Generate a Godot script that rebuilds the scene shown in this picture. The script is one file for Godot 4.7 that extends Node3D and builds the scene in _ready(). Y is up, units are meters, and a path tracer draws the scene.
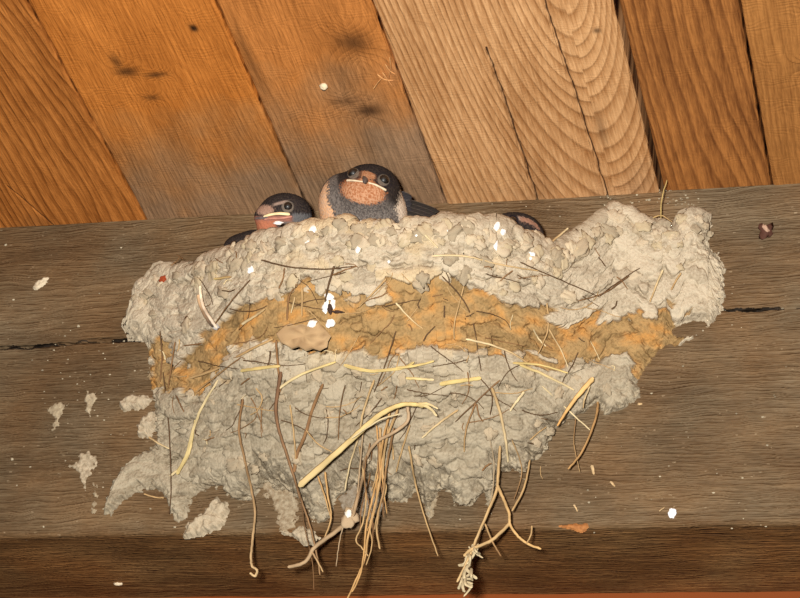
extends Node3D
# A swallows' mud nest on a roof beam under sloping boards. World: x along the beam, y up, z out of the beam's front face.
# Traced points (pixels of the 800x598 frame) are turned once into points on the beam or the nest by at() and surf().

const F := 2250.0                       # focal length in pixels
const DIST := 0.9                       # camera to the beam, metres
var BX := Vector3(0.964, 0.043, 0.263).normalized()   # the world's axes as the camera sees them
var BY := Vector3.ZERO
var BZ := Vector3.ZERO
var cam_basis := Basis()
var cam_pos := Vector3.ZERO
var rng := RandomNumberGenerator.new()
var y_top := 0.0
var y_bot := 0.0

func lin(r: float, g: float, b: float) -> Color:
	return Color(r / 255.0, g / 255.0, b / 255.0).srgb_to_linear()

func calibrate() -> void:
	var uz := -0.3746
	var uy := 0.925
	var ux := -(uy * BX.y + uz * BX.z) / BX.x
	BY = Vector3(ux, uy, uz)
	BY = (BY - BX * BY.dot(BX)).normalized()
	BZ = BX.cross(BY)
	cam_basis = Basis(Vector3(BX.x, BY.x, BZ.x), Vector3(BX.y, BY.y, BZ.y), Vector3(BX.z, BY.z, BZ.z))
	cam_pos = cam_basis.z * DIST

func ray(px: float, py: float) -> Vector3:
	return cam_basis * Vector3((px - 400.0) / F, -(py - 299.0) / F, -1.0)

func at(px: float, py: float, z := 0.0) -> Vector3:
	var d := ray(px, py)
	return cam_pos + d * ((z - cam_pos.z) / d.z)

# ------------------------------------------------------------------ mesh helpers
class Buf:
	var v := PackedVector3Array()
	var n := PackedVector3Array()
	var c := PackedColorArray()
	var uv := PackedVector2Array()
	var i := PackedInt32Array()
	func mesh() -> ArrayMesh:
		var a := []
		a.resize(Mesh.ARRAY_MAX)
		a[Mesh.ARRAY_VERTEX] = v
		a[Mesh.ARRAY_NORMAL] = n
		if c.size() == v.size():
			a[Mesh.ARRAY_COLOR] = c
		if uv.size() == v.size():
			a[Mesh.ARRAY_TEX_UV] = uv
		a[Mesh.ARRAY_INDEX] = i
		var m := ArrayMesh.new()
		m.add_surface_from_arrays(Mesh.PRIMITIVE_TRIANGLES, a)
		return m

func obj(called: String, m: Mesh, mat: Material, parent: Node = self) -> MeshInstance3D:
	var o := MeshInstance3D.new()
	o.name = numbered(called, parent)
	o.mesh = m
	o.material_override = mat
	parent.add_child(o, true)
	return o

func numbered(called: String, parent: Node) -> String:
	if not parent.has_node(called):
		return called
	var k := 1
	while parent.has_node("%s_%03d" % [called, k]):
		k += 1
	return "%s_%03d" % [called, k]

func thing(called: String, label: String, category: String, where := Vector3.ZERO, group := "") -> Node3D:
	var o := Node3D.new()
	o.name = numbered(called, self)
	o.position = where
	add_child(o, true)
	return tag(o, label, category, group)

func tag(o: Node3D, label: String, category: String, group := "") -> Node3D:
	o.set_meta("label", label)
	o.set_meta("category", category)
	if group != "":
		o.set_meta("group", group)
	return o

func smooth_path(pts: PackedVector3Array, sub: int) -> PackedVector3Array:
	var out := PackedVector3Array()
	var n := pts.size()
	for k in n - 1:
		var p0 := pts[maxi(k - 1, 0)]
		var p3 := pts[mini(k + 2, n - 1)]
		for s in sub:
			out.append(pts[k].cubic_interpolate(pts[k + 1], p0, p3, float(s) / sub))
	out.append(pts[n - 1])
	return out

# a tapering stalk along pts (already smooth); ra at its start, rb at its end; flat squeezes it towards a blade
func tube(b: Buf, pts: PackedVector3Array, ra: float, rb: float, ca: Color, cb: Color, sides := 6, flat := 1.0, wob := 0.07) -> void:
	var n := pts.size()
	var start := b.v.size()
	var side := Vector3.ZERO
	for k in n:
		var t := (pts[mini(k + 1, n - 1)] - pts[maxi(k - 1, 0)]).normalized()
		if side == Vector3.ZERO:
			side = t.cross(Vector3(0.3, 0.2, 1)).normalized()
		side = (side - t * side.dot(t)).normalized()
		var up := side.cross(t)
		var f := float(k) / maxf(n - 1, 1)
		var r := lerpf(ra, rb, f) * (1.0 + wob * rng.randf_range(-1, 1))
		if k == 0 or k == n - 1:
			r *= 0.55
		var col := ca.lerp(cb, f) * (1.0 + 0.10 * sin(k * 0.9 + ra * 3000.0) + rng.randf_range(-0.04, 0.04))
		for s in sides:
			var a := TAU * s / sides
			var d := side * cos(a) + up * sin(a) * flat
			b.v.append(pts[k] + d * r)
			b.n.append((side * cos(a) * flat + up * sin(a)).normalized())
			b.c.append(col * (1.0 + 0.22 * sin(a * 3.0 + ra * 9000.0)))
	for k in n - 1:
		for s in sides:
			var p := start + k * sides + s
			var q := start + k * sides + (s + 1) % sides
			b.i.append_array([p, q, p + sides, q, q + sides, p + sides])
	for e in [0, n - 1]:
		var t2: Vector3 = (pts[1] - pts[0]).normalized() * -1.0 if e == 0 else (pts[n - 1] - pts[n - 2]).normalized()
		var m := b.v.size()
		b.v.append(pts[e] + t2 * (ra if e == 0 else rb) * 0.3)
		b.n.append(t2)
		b.c.append((ca if e == 0 else cb) * 0.9)
		for s in sides:
			var p: int = start + e * sides + s
			var q: int = start + e * sides + (s + 1) % sides
			if e == 0:
				b.i.append_array([q, p, m])
			else:
				b.i.append_array([p, q, m])

func lump_mesh(seed_: int, rough := 0.28, rings := 8, segs := 12) -> ArrayMesh:
	var b := Buf.new()
	var nz := FastNoiseLite.new()
	nz.seed = seed_
	nz.frequency = 0.9
	nz.fractal_octaves = 2
	for r in rings + 1:
		for s in segs + 1:
			var th := PI * r / rings
			var ph := TAU * (s % segs) / segs
			var d := Vector3(sin(th) * cos(ph), cos(th), sin(th) * sin(ph))
			b.v.append(d * (1.0 + rough * 2.0 * nz.get_noise_3dv(d)))
			b.c.append(Color(1, 1, 1) * (1.0 + 0.25 * nz.get_noise_3dv(d * 3.0 + Vector3(9, 3, 1))))
	var nn := PackedVector3Array()
	nn.resize(b.v.size())
	for r in rings:
		for s in segs:
			var a := r * (segs + 1) + s
			var c := a + segs + 1
			b.i.append_array([a, c, a + 1, a + 1, c, c + 1])
			var f1 := (b.v[a + 1] - b.v[a]).cross(b.v[c] - b.v[a])
			var f2 := (b.v[c + 1] - b.v[a + 1]).cross(b.v[c] - b.v[a + 1])
			if f1.dot(b.v[a]) < 0.0:
				f1 = -f1
			if f2.dot(b.v[a]) < 0.0:
				f2 = -f2
			nn[a] += f1; nn[a + 1] += f1 + f2; nn[c] += f1 + f2; nn[c + 1] += f2
	for r in rings + 1:
		var e := r * (segs + 1)
		var sum := nn[e] + nn[e + segs]
		nn[e] = sum
		nn[e + segs] = sum
	for k in nn.size():
		nn[k] = nn[k].normalized() if nn[k].length() > 1e-9 else b.v[k].normalized()
	b.n = nn
	return b.mesh()

# ------------------------------------------------------------------ materials
func noise(seed_: int, freq: float, oct := 3) -> FastNoiseLite:
	var n := FastNoiseLite.new()
	n.seed = seed_
	n.frequency = freq
	n.noise_type = FastNoiseLite.TYPE_SIMPLEX_SMOOTH
	n.fractal_octaves = oct
	return n

func grit(seed_: int, freq: float, strength: float) -> NoiseTexture2D:
	var t := NoiseTexture2D.new()
	t.width = 512
	t.height = 512
	t.seamless = true
	t.noise = noise(seed_, freq, 5)
	t.as_normal_map = true
	t.bump_strength = strength
	return t

func vertex_mat(rough: float, nrm: Texture2D = null, scale := 40.0, depth := 1.0) -> StandardMaterial3D:
	var m := StandardMaterial3D.new()
	m.vertex_color_use_as_albedo = true
	m.roughness = rough
	m.metallic_specular = 0.25
	if nrm:
		m.normal_enabled = true
		m.normal_texture = nrm
		m.normal_scale = depth
		m.uv1_triplanar = true
		m.uv1_scale = Vector3.ONE * scale
	return m

func texture_mat(img: Image, bump: Image, depth: float, rough: float, spec := 0.3) -> StandardMaterial3D:
	var m := StandardMaterial3D.new()
	m.albedo_texture = ImageTexture.create_from_image(img)
	bump.bump_map_to_normal_map(depth)
	m.normal_enabled = true
	m.normal_texture = ImageTexture.create_from_image(bump)
	m.normal_scale = 1.0
	m.roughness = rough
	m.metallic_specular = spec
	return m

# ------------------------------------------------------------------ roof boards
const TEX_MM := 0.25
const L0 := -14.0                       # the texture of a board runs from here to L0 + 200 mm along it
var q_dir := Vector3.ZERO               # along the boards, towards the room
var n_roof := Vector3.ZERO              # out of the boards' undersides

func board_texture(w: float, sp: Dictionary) -> Array:
	var tw := int(w / TEX_MM)
	var th := 800
	var data := PackedByteArray()
	data.resize(tw * th * 3)
	var hgt := PackedByteArray()
	hgt.resize(tw * th)
	var s: int = sp.seed
	var nw := noise(s, 0.010, 2)
	var nf := noise(s + 1, 1.0, 2)
	var nd := noise(s + 2, 0.022, 4)
	var nt := noise(s + 3, 0.05, 2)
	var nc := noise(s, 0.03, 3)
	var cracks: Array = sp.cracks
	var light: Color = sp.light
	var dark: Color = sp.dark
	var dirt: Color = sp.dirt
	var knots: Array = sp.knots
	var period: float = sp.period
	var warp: float = sp.warp
	var contrast: float = sp.contrast
	var arch: Array = sp.get("arch", [])
	var dirt_to: float = sp.dirt_to
	var saw: float = sp.saw
	var slant: float = sp.get("slant", 0.0)
	for j in th:
		var l := L0 + j * TEX_MM
		for i in tw:
			var u := i * TEX_MM
			var g := u + slant * l + warp * nw.get_noise_2d(u * 0.8, l * 0.22) + 1.3 * nt.get_noise_2d(u, l * 0.35)
			var kd := 0.0
			for k in knots:
				var ex: float = (u - k[0]) / k[2]
				var ey: float = (l - k[1]) / k[3]
				var e := ex * ex + ey * ey
				if e < 12.0:
					var fall := exp(-e * 0.5)
					g += fall * k[2] * 1.6 * signf(ex) * (1.0 - absf(ex) * 0.2)
					kd = maxf(kd, exp(-e * 1.4) * k[4])
			if arch:
				var au: float = u - arch[0]
				var al: float = minf(l, arch[1]) - arch[1]
				g = arch[0] - sqrt(au * au + al * al * 0.06) * (1.0 if au < 0.0 else 1.25) + warp * 0.35 * nw.get_noise_2d(u * 0.8, l * 0.22)
			var ph := g / period
			ph += 0.35 * sin(ph * 0.71)
			var t := ph - floorf(ph)
			var ring := t * t * (1.0 if t < 0.86 else (1.0 - t) / 0.14)
			var fib := nf.get_noise_2d(u * 2.2, l * 0.10)
			var streak := nf.get_noise_2d(u * 0.8 + 77.0, l * 0.03)
			var sw := sin(l * 3.3 + nt.get_noise_2d(u * 1.5, l * 2.0) * 9.0) * nd.get_noise_2d(u + 200.0, l * 2.0) * 1.6
			var m := clampf(contrast * ring + 0.28 * fib + 0.26 * streak + 0.28 * nd.get_noise_2d(u * 2.0, l * 0.5) + 0.22 + saw * 0.3 * sw, 0.0, 1.0)
			var c := light.lerp(dark, m)
			var dz := clampf((dirt_to - l + 34.0 * nd.get_noise_2d(u + 90.0, l * 0.8)) / 75.0, 0.0, 0.9)
			c = c.lerp(dirt.lerp(dirt * 0.62, clampf(m * 1.1, 0.0, 1.0)), dz)
			c = c.lerp(Color(0.12, 0.07, 0.04), kd)
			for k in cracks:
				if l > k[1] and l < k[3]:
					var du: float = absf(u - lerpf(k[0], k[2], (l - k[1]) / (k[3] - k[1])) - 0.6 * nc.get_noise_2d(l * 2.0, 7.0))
					c = c.lerp(Color(0.16, 0.09, 0.05), smoothstep(k[4], k[4] * 0.4, du) * 0.85)  # crack painted dark: dirt, plus shade the coarse relief does not give
			var o := (j * tw + i) * 3
			data[o] = int(clampf(c.r, 0, 1) * 255.0)
			data[o + 1] = int(clampf(c.g, 0, 1) * 255.0)
			data[o + 2] = int(clampf(c.b, 0, 1) * 255.0)
			hgt[j * tw + i] = int(clampf(0.6 - 0.35 * ring * contrast + 0.16 * fib + saw * 0.5 * sw - 0.2 * kd, 0, 1) * 255.0)
	return [Image.create_from_data(tw, th, false, Image.FORMAT_RGB8, data), Image.create_from_data(tw, th, false, Image.FORMAT_L8, hgt)]

func roof_point(x: float, l: float, h: float) -> Vector3:
	return Vector3(x, y_top, 0) + q_dir * l + n_roof * h

# a board from x0 to x1 (metres); cracks: [u0, l0, u1, l1, half width, depth] in mm
func board_mesh(x0: float, x1: float, proud: float, cracks: Array, seed_: int, detailed: bool) -> ArrayMesh:
	var w := (x1 - x0) * 1000.0
	var us := PackedFloat32Array([0.0, 0.0, 0.35, 0.9])
	var nu := int(w / 0.5) if detailed else 8
	for k in nu - 1:
		us.append(lerpf(0.9, w - 0.9, float(k + 1) / nu))
	us.append_array([w - 0.9, w - 0.35, w, w])
	var ls := PackedFloat32Array([-420.0, -300.0, -200.0, -120.0, -60.0, -30.0])
	var k2 := -13.0
	while k2 < 180.0:
		ls.append(k2)
		k2 += 0.9 if detailed else 20.0
	ls.append_array([200.0, 260.0, 340.0, 450.0, 600.0, 800.0, 1100.0])
	var nz := noise(seed_, 0.03, 3)
	var cols := us.size()
	var b := Buf.new()
	for j in ls.size():
		var l := ls[j]
		for i in cols:
			var u := us[i]
			var h := proud + 0.35 * nz.get_noise_2d(u, l * 0.4)
			var e := minf(u, w - u)
			if i == 0 or i == cols - 1:
				h = -18.0
			elif e < 0.9:
				h -= 0.9 * (1.0 - e / 0.9) * (1.0 - e / 0.9) + 0.25 * absf(nz.get_noise_2d(l * 3.0, u + 50.0))
			for c in cracks:
				if l > c[1] - 2.0 and l < c[3] + 2.0:
					var f: float = (l - c[1]) / (c[3] - c[1])
					var cu: float = lerpf(c[0], c[2], f) + 0.6 * nz.get_noise_2d(l * 2.0, 7.0)
					var du: float = absf(u - cu) / (c[4] * clampf(minf(f, 1.0 - f) * 6.0 + 0.3, 0.0, 1.0))
					if du < 1.0:
						h -= c[5] * (1.0 - du * du)
			b.v.append(roof_point(x0 + u * 0.001, l * 0.001, h * 0.001))
			b.uv.append(Vector2(u / w, (l - L0) / 200.0))
	grid_finish(b, ls.size(), cols, n_roof)
	# the upper side and the two ends
	var base := b.v.size()
	for l2 in [ls[0], ls[ls.size() - 1]]:
		for u2 in [0.0, w]:
			b.v.append(roof_point(x0 + u2 * 0.001, l2 * 0.001, -0.018))
			b.n.append(-n_roof)
			b.uv.append(Vector2(u2 / w, l2 / 200.0))
	b.i.append_array([base, base + 2, base + 1, base + 1, base + 2, base + 3])
	return b.mesh()

# indices and normals for a grid of rows x cols vertices, normals turned to the side of `out`
func grid_finish(b: Buf, rows: int, cols: int, out: Vector3, first := 0) -> void:
	for j in rows:
		for i in cols:
			var a := b.v[first + j * cols + maxi(i - 1, 0)]
			var c := b.v[first + j * cols + mini(i + 1, cols - 1)]
			var d := b.v[first + maxi(j - 1, 0) * cols + i]
			var e := b.v[first + mini(j + 1, rows - 1) * cols + i]
			var n := (c - a).cross(e - d)
			if n.length_squared() < 1e-20:
				n = out
			if n.dot(out) < 0.0:
				n = -n
			b.n.append(n.normalized())
	var flip := (b.v[first + 1] - b.v[first]).cross(b.v[first + cols] - b.v[first])
	var mid := first + (rows / 2) * cols + cols / 2
	flip = (b.v[mid + 1] - b.v[mid]).cross(b.v[mid + cols] - b.v[mid])
	var ccw := flip.dot(out) > 0.0
	for j in rows - 1:
		for i in cols - 1:
			var p := first + j * cols + i
			if ccw:
				b.i.append_array([p, p + cols, p + 1, p + 1, p + cols, p + cols + 1])
			else:
				b.i.append_array([p, p + 1, p + cols, p + 1, p + cols + 1, p + cols])

func build_ceiling() -> void:
	q_dir = Vector3(0, 0.226, 0.974).normalized()
	n_roof = Vector3(0, -0.974, 0.226).normalized()
	var roof := Node3D.new()
	roof.name = "ceiling"
	add_child(roof)
	roof.set_meta("kind", "structure")
	roof.set_meta("label", "sloping roof of orange-brown boards above the beam")
	var px := [-40.0, 145.5, 308.5, 446.0, 662.0, 772.0, 905.0]
	var gap := [1.0, 0.45, 0.7, 0.6, 1.9, 0.8, 1.0]     # mm
	var c255 := func(r: float, g: float, b: float) -> Color: return Color(r / 255.0, g / 255.0, b / 255.0)
	var specs := [
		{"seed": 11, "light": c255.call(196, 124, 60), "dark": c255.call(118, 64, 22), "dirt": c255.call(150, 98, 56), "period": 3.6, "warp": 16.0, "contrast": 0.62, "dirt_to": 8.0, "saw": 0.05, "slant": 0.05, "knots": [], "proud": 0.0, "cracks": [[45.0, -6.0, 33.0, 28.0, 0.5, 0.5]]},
		{"seed": 23, "light": c255.call(206, 128, 58), "dark": c255.call(138, 76, 26), "dirt": c255.call(160, 128, 100), "period": 2.3, "warp": 12.0, "contrast": 0.26, "dirt_to": 74.0, "saw": 0.07, "knots": [[24.0, 92.0, 5.0, 3.0, 0.55], [35.0, 89.0, 5.0, 1.8, 0.5], [58.5, 113.0, 1.6, 2.2, 0.9], [22.0, 98.0, 2.5, 5.0, 0.4], [29.0, 76.0, 4.0, 2.0, 0.35]], "proud": -0.2, "cracks": []},
		{"seed": 37, "light": c255.call(200, 128, 66), "dark": c255.call(132, 78, 34), "dirt": c255.call(164, 132, 104), "period": 2.6, "warp": 14.0, "contrast": 0.26, "dirt_to": 96.0, "saw": 0.07, "knots": [[45.0, 99.0, 8.0, 7.0, 0.5], [41.0, 60.0, 5.0, 4.0, 0.6], [33.0, 66.0, 6.0, 3.0, 0.3], [3.0, 95.0, 2.5, 25.0, 0.3]], "proud": 0.1, "cracks": []},
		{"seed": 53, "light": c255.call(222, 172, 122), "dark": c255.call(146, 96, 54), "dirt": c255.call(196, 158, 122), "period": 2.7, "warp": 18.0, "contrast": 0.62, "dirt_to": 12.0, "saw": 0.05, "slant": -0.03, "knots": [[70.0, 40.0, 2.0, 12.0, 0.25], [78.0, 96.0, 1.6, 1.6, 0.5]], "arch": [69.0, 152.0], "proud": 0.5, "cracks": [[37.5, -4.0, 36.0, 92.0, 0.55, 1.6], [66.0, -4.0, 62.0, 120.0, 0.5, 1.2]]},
		{"seed": 71, "light": c255.call(180, 118, 62), "dark": c255.call(98, 56, 26), "dirt": c255.call(176, 118, 70), "period": 5.0, "warp": 20.0, "contrast": 0.62, "dirt_to": -10.0, "saw": 0.06, "knots": [], "proud": -0.1, "cracks": []},
		{"seed": 89, "light": c255.call(180, 122, 66), "dark": c255.call(122, 76, 36), "dirt": c255.call(176, 118, 70), "period": 2.2, "warp": 8.0, "contrast": 0.36, "dirt_to": -10.0, "saw": 0.10, "knots": [[20.0, 68.0, 5.0, 3.0, 0.35]], "proud": 0.2, "cracks": []},
	]
	var xs := PackedFloat32Array()
	for p in px:
		xs.append(at(p, 228.0 - 0.056 * p, 0.0).x)
	var mats := []
	for k in specs.size():
		var sp: Dictionary = specs[k]
		var x0: float = xs[k] + gap[k] * 0.0005
		var x1: float = xs[k + 1] - gap[k + 1] * 0.0005
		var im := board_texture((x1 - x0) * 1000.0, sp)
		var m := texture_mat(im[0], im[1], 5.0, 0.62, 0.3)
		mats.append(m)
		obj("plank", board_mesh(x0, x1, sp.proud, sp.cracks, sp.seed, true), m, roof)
	# more of the same boards to either side, outside the frame
	for k in 3:
		obj("plank", board_mesh(xs[0] - 0.08 * (k + 1) + 0.0005, xs[0] - 0.08 * k - 0.0005, 0.0, [], 5 + k, false), mats[k], roof)
		obj("plank", board_mesh(xs[6] + 0.08 * k + 0.0005, xs[6] + 0.08 * (k + 1) - 0.0005, 0.0, [], 8 + k, false), mats[3 + k % 3], roof)

# ------------------------------------------------------------------ the beam
func beam_texture(checks: Array) -> Array:
	var tw := 1560
	var th := 860                        # 0.25 mm a pixel: 390 mm x 215 mm, front face then underside
	var data := PackedByteArray()
	data.resize(tw * th * 3)
	var hgt := PackedByteArray()
	hgt.resize(tw * th)
	var nw := noise(101, 0.012, 3)
	var ng := noise(102, 0.5, 3)
	var nl := noise(103, 0.02, 4)
	var nr := noise(104, 0.11, 2)
	var pale := lin(131, 113, 89).linear_to_srgb()
	var dark := lin(75, 58, 39).linear_to_srgb()
	var under_pale := lin(150, 112, 72).linear_to_srgb()
	var under_dark := lin(80, 54, 28).linear_to_srgb()
	for j in th:
		var y := j * 0.25
		var un := smoothstep(134.0, 141.0, y)
		for i in tw:
			var x := i * 0.25
			var s := y + 5.0 * nw.get_noise_2d(x * 0.35, y) + 0.7 * nr.get_noise_2d(x * 0.5, y)
			var fib := ng.get_noise_2d(x * 0.035, s * 2.6)
			var fine := ng.get_noise_2d(x * 0.16 + 300.0, s * 4.2)
			var big := nl.get_noise_2d(x * 0.5, y * 1.4)
			var m := clampf(0.48 + 0.34 * fib + 0.34 * fine + 0.42 * big, 0.0, 1.0)
			var c := dark.lerp(pale, m).lerp(under_dark.lerp(under_pale, m), un)
			c = c.lerp(Color(c.r * 1.03, c.g * 0.95, c.b * 0.86), clampf(0.5 + nl.get_noise_2d(x + 500.0, y), 0.0, 1.0))
			var o := (j * tw + i) * 3
			data[o] = int(clampf(c.r, 0, 1) * 255.0)
			data[o + 1] = int(clampf(c.g, 0, 1) * 255.0)
			data[o + 2] = int(clampf(c.b, 0, 1) * 255.0)
			hgt[j * tw + i] = int(clampf(0.5 + 0.4 * fib + 0.3 * fine, 0, 1) * 255.0)
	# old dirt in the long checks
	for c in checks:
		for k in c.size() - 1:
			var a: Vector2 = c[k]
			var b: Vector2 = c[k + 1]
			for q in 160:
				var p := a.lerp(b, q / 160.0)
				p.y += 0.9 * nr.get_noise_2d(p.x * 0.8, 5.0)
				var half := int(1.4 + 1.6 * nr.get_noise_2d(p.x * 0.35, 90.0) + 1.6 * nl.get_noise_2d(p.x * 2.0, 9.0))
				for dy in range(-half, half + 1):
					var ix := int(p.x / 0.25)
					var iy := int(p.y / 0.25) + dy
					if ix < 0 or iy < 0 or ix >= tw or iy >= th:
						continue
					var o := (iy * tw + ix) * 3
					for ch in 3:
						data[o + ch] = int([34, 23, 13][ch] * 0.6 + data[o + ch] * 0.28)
	# pale dust and lime specks
	var r2 := RandomNumberGenerator.new()
	r2.seed = 77
	for k in 900:
		var sx := r2.randi_range(2, tw - 8)
		var sy := r2.randi_range(2, 560)
		var a := r2.randf_range(0.15, 0.55)
		for dx in r2.randi_range(1, 5):
			for dy in r2.randi_range(1, 2):
				var o := ((sy + dy) * tw + sx + dx) * 3
				data[o] = int(lerpf(data[o], 190.0, a))
				data[o + 1] = int(lerpf(data[o + 1], 172.0, a))
				data[o + 2] = int(lerpf(data[o + 2], 145.0, a))
	return [Image.create_from_data(tw, th, false, Image.FORMAT_RGB8, data), Image.create_from_data(tw, th, false, Image.FORMAT_L8, hgt)]

func build_beam() -> Node3D:
	var beam := thing("wooden_beam", "long dark brown timber beam under the roof boards, carrying the mud nest", "beam", Vector3(0, y_bot, 0))
	var hgt_mm := (y_top - y_bot) * 1000.0
	var depth := 60.5
	var ct := cos(0.175)                  # the lower side leans a little forward
	var st := sin(0.175)
	var slope := 0.226 / 0.974
	# cracks on the face: traced lines [points], half width and depth in mm
	var traced := [
		[[[-40, 350], [0, 348], [30, 347], [62, 344], [90, 341], [122, 340], [150, 340]], 0.9, 3.4],
		[[[690, 312], [722, 310], [745, 311], [775, 309], [840, 306]], 0.7, 2.6],
		[[[735, 332], [770, 325], [830, 316]], 0.6, 0.8],
		[[[540, 528], [565, 526], [590, 527], [612, 527]], 1.3, 1.2],
	]
	var cr := []
	for t in traced:
		var p := PackedVector2Array()
		for a in t[0]:
			var w := at(a[0], a[1], 0.0)
			p.append(Vector2(w.x * 1000.0, w.y * 1000.0))
		cr.append([p, t[1], t[2]])
	# the profile: down the face, round the arris, along the underside
	var prof := []                        # [y mm from the top, z mm, outward y, outward z, v]
	var s := 0.0
	while s < hgt_mm - 1.8:
		prof.append([s, 0.0, 0.0, 1.0, s])
		s += 0.55
	for k in 9:
		var a := PI / 2 * k / 8.0
		prof.append([hgt_mm - 1.8 + 1.8 * sin(a), -1.8 + 1.8 * cos(a), -sin(a), cos(a), hgt_mm - 1.8 + 2.8 * k / 8.0])
	s = 4.0
	while s < depth:
		prof.append([hgt_mm + (s - 1.8) * st, -1.8 - (s - 1.8) * ct, -ct, st, hgt_mm - 1.0 + s])
		s += 1.0
	var xs := PackedFloat32Array([-700, -500, -350, -250, -200])
	var x := -180.0
	while x < 190.0:
		xs.append(x)
		x += 0.75
	xs.append_array([200, 250, 350, 500, 700])
	var nz := noise(140, 0.03, 4)
	var nb := noise(141, 0.4, 2)
	var b := Buf.new()
	for xx in xs:
		for p in prof:
			var yy: float = y_top * 1000.0 - p[0]
			var h := 0.5 * nz.get_noise_2d(xx * 0.3, p[4]) + 0.22 * nb.get_noise_2d(xx * 0.06, p[4] * 2.0)
			if p[2] < -0.05 and p[2] > -0.97:
				h += 0.7 * nz.get_noise_2d(xx * 1.5, 400.0)
			if p[3] > 0.9:
				for c in cr:
					var pts: PackedVector2Array = c[0]
					if xx < pts[0].x or xx > pts[pts.size() - 1].x:
						continue
					for k in pts.size() - 1:
						if xx >= pts[k].x and xx <= pts[k + 1].x:
							var f := (xx - pts[k].x) / (pts[k + 1].x - pts[k].x)
							var cy := lerpf(pts[k].y, pts[k + 1].y, f)
							var g := clampf(minf(xx - pts[0].x, pts[pts.size() - 1].x - xx) / 12.0, 0.05, 1.0) * (0.75 + 0.6 * nz.get_noise_2d(xx * 2.0, 77.0))
							var d: float = absf(yy - cy) / (c[1] * g)
							if d < 1.0:
								h -= c[2] * g * (1.0 - d * d)
			b.v.append(Vector3(xx * 0.001, (yy + p[2] * h) * 0.001 - y_bot, (p[1] + p[3] * h) * 0.001))
			b.uv.append(Vector2(xx / 390.0 + 0.5, p[4] / 215.0))
	grid_finish(b, xs.size(), prof.size(), Vector3(0, -0.4, 0.9))
	# back, sloping top and the two ends
	var e0 := xs[0] * 0.001
	var e1 := xs[xs.size() - 1] * 0.001
	var hh := hgt_mm * 0.001
	var dz := (-1.8 - (s - 2.8) * ct) * 0.001
	var low := -(s - 2.8) * st * 0.001
	var yb := hh + dz * slope
	quad(b, Vector3(e0, low, dz), Vector3(e1, low, dz), Vector3(e1, yb, dz), Vector3(e0, yb, dz), Vector3(0, 0, -1))
	quad(b, Vector3(e0, hh, 0), Vector3(e1, hh, 0), Vector3(e1, yb, dz), Vector3(e0, yb, dz), Vector3(0, 1, 0))
	quad(b, Vector3(e0, 0, 0), Vector3(e0, hh, 0), Vector3(e0, yb, dz), Vector3(e0, low, dz), Vector3(-1, 0, 0))
	quad(b, Vector3(e1, 0, 0), Vector3(e1, hh, 0), Vector3(e1, yb, dz), Vector3(e1, low, dz), Vector3(1, 0, 0))
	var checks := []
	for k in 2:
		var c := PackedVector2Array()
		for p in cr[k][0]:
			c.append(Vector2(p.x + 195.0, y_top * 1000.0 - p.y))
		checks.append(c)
	var ledge := Buf.new()
	var lo := low + y_bot
	for q in [[Vector3(e0, lo + 0.001, dz + 0.002), Vector3(e1, lo + 0.001, dz + 0.002), Vector3(e1, lo - 0.020, dz + 0.002), Vector3(e0, lo - 0.020, dz + 0.002), Vector3(0, 0, 1)], [Vector3(e0, lo - 0.020, dz + 0.002), Vector3(e1, lo - 0.020, dz + 0.002), Vector3(e1, lo - 0.022, dz), Vector3(e0, lo - 0.022, dz), Vector3(0, -0.7, 0.7)], [Vector3(e0, lo - 0.022, dz), Vector3(e1, lo - 0.022, dz), Vector3(e1, lo - 0.022, dz - 0.06), Vector3(e0, lo - 0.022, dz - 0.06), Vector3(0, -1, 0)], [Vector3(e0, lo, dz - 0.06), Vector3(e1, lo, dz - 0.06), Vector3(e1, lo - 0.022, dz - 0.06), Vector3(e0, lo - 0.022, dz - 0.06), Vector3(0, 0, -1)], [Vector3(e0, lo, dz), Vector3(e1, lo, dz), Vector3(e1, lo, dz - 0.06), Vector3(e0, lo, dz - 0.06), Vector3(0, 1, 0)]]:
		quad(ledge, q[0], q[1], q[2], q[3], q[4])
	var board := obj("trim_1", ledge.mesh(), flat_mat(126, 62, 20, 0.7))
	board.set_meta("kind", "structure")
	board.set_meta("label", "orange board edge just showing below the beam")
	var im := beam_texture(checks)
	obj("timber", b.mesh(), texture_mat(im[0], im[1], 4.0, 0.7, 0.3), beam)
	return beam

func quad(b: Buf, p0: Vector3, p1: Vector3, p2: Vector3, p3: Vector3, n: Vector3) -> void:
	var k := b.v.size()
	var i := 0
	for p in [p0, p1, p2, p3]:
		b.v.append(p)
		b.n.append(n)
		b.uv.append(Vector2(p.x * 3.0 + p.z * 2.0, p.y * 4.0 + p.z))
		if b.c.size():
			b.c.append(b.c[0])
		i += 1
	if (p1 - p0).cross(p2 - p0).dot(n) > 0.0:
		b.i.append_array([k, k + 2, k + 1, k, k + 3, k + 2])
	else:
		b.i.append_array([k, k + 1, k + 2, k, k + 2, k + 3])

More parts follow.
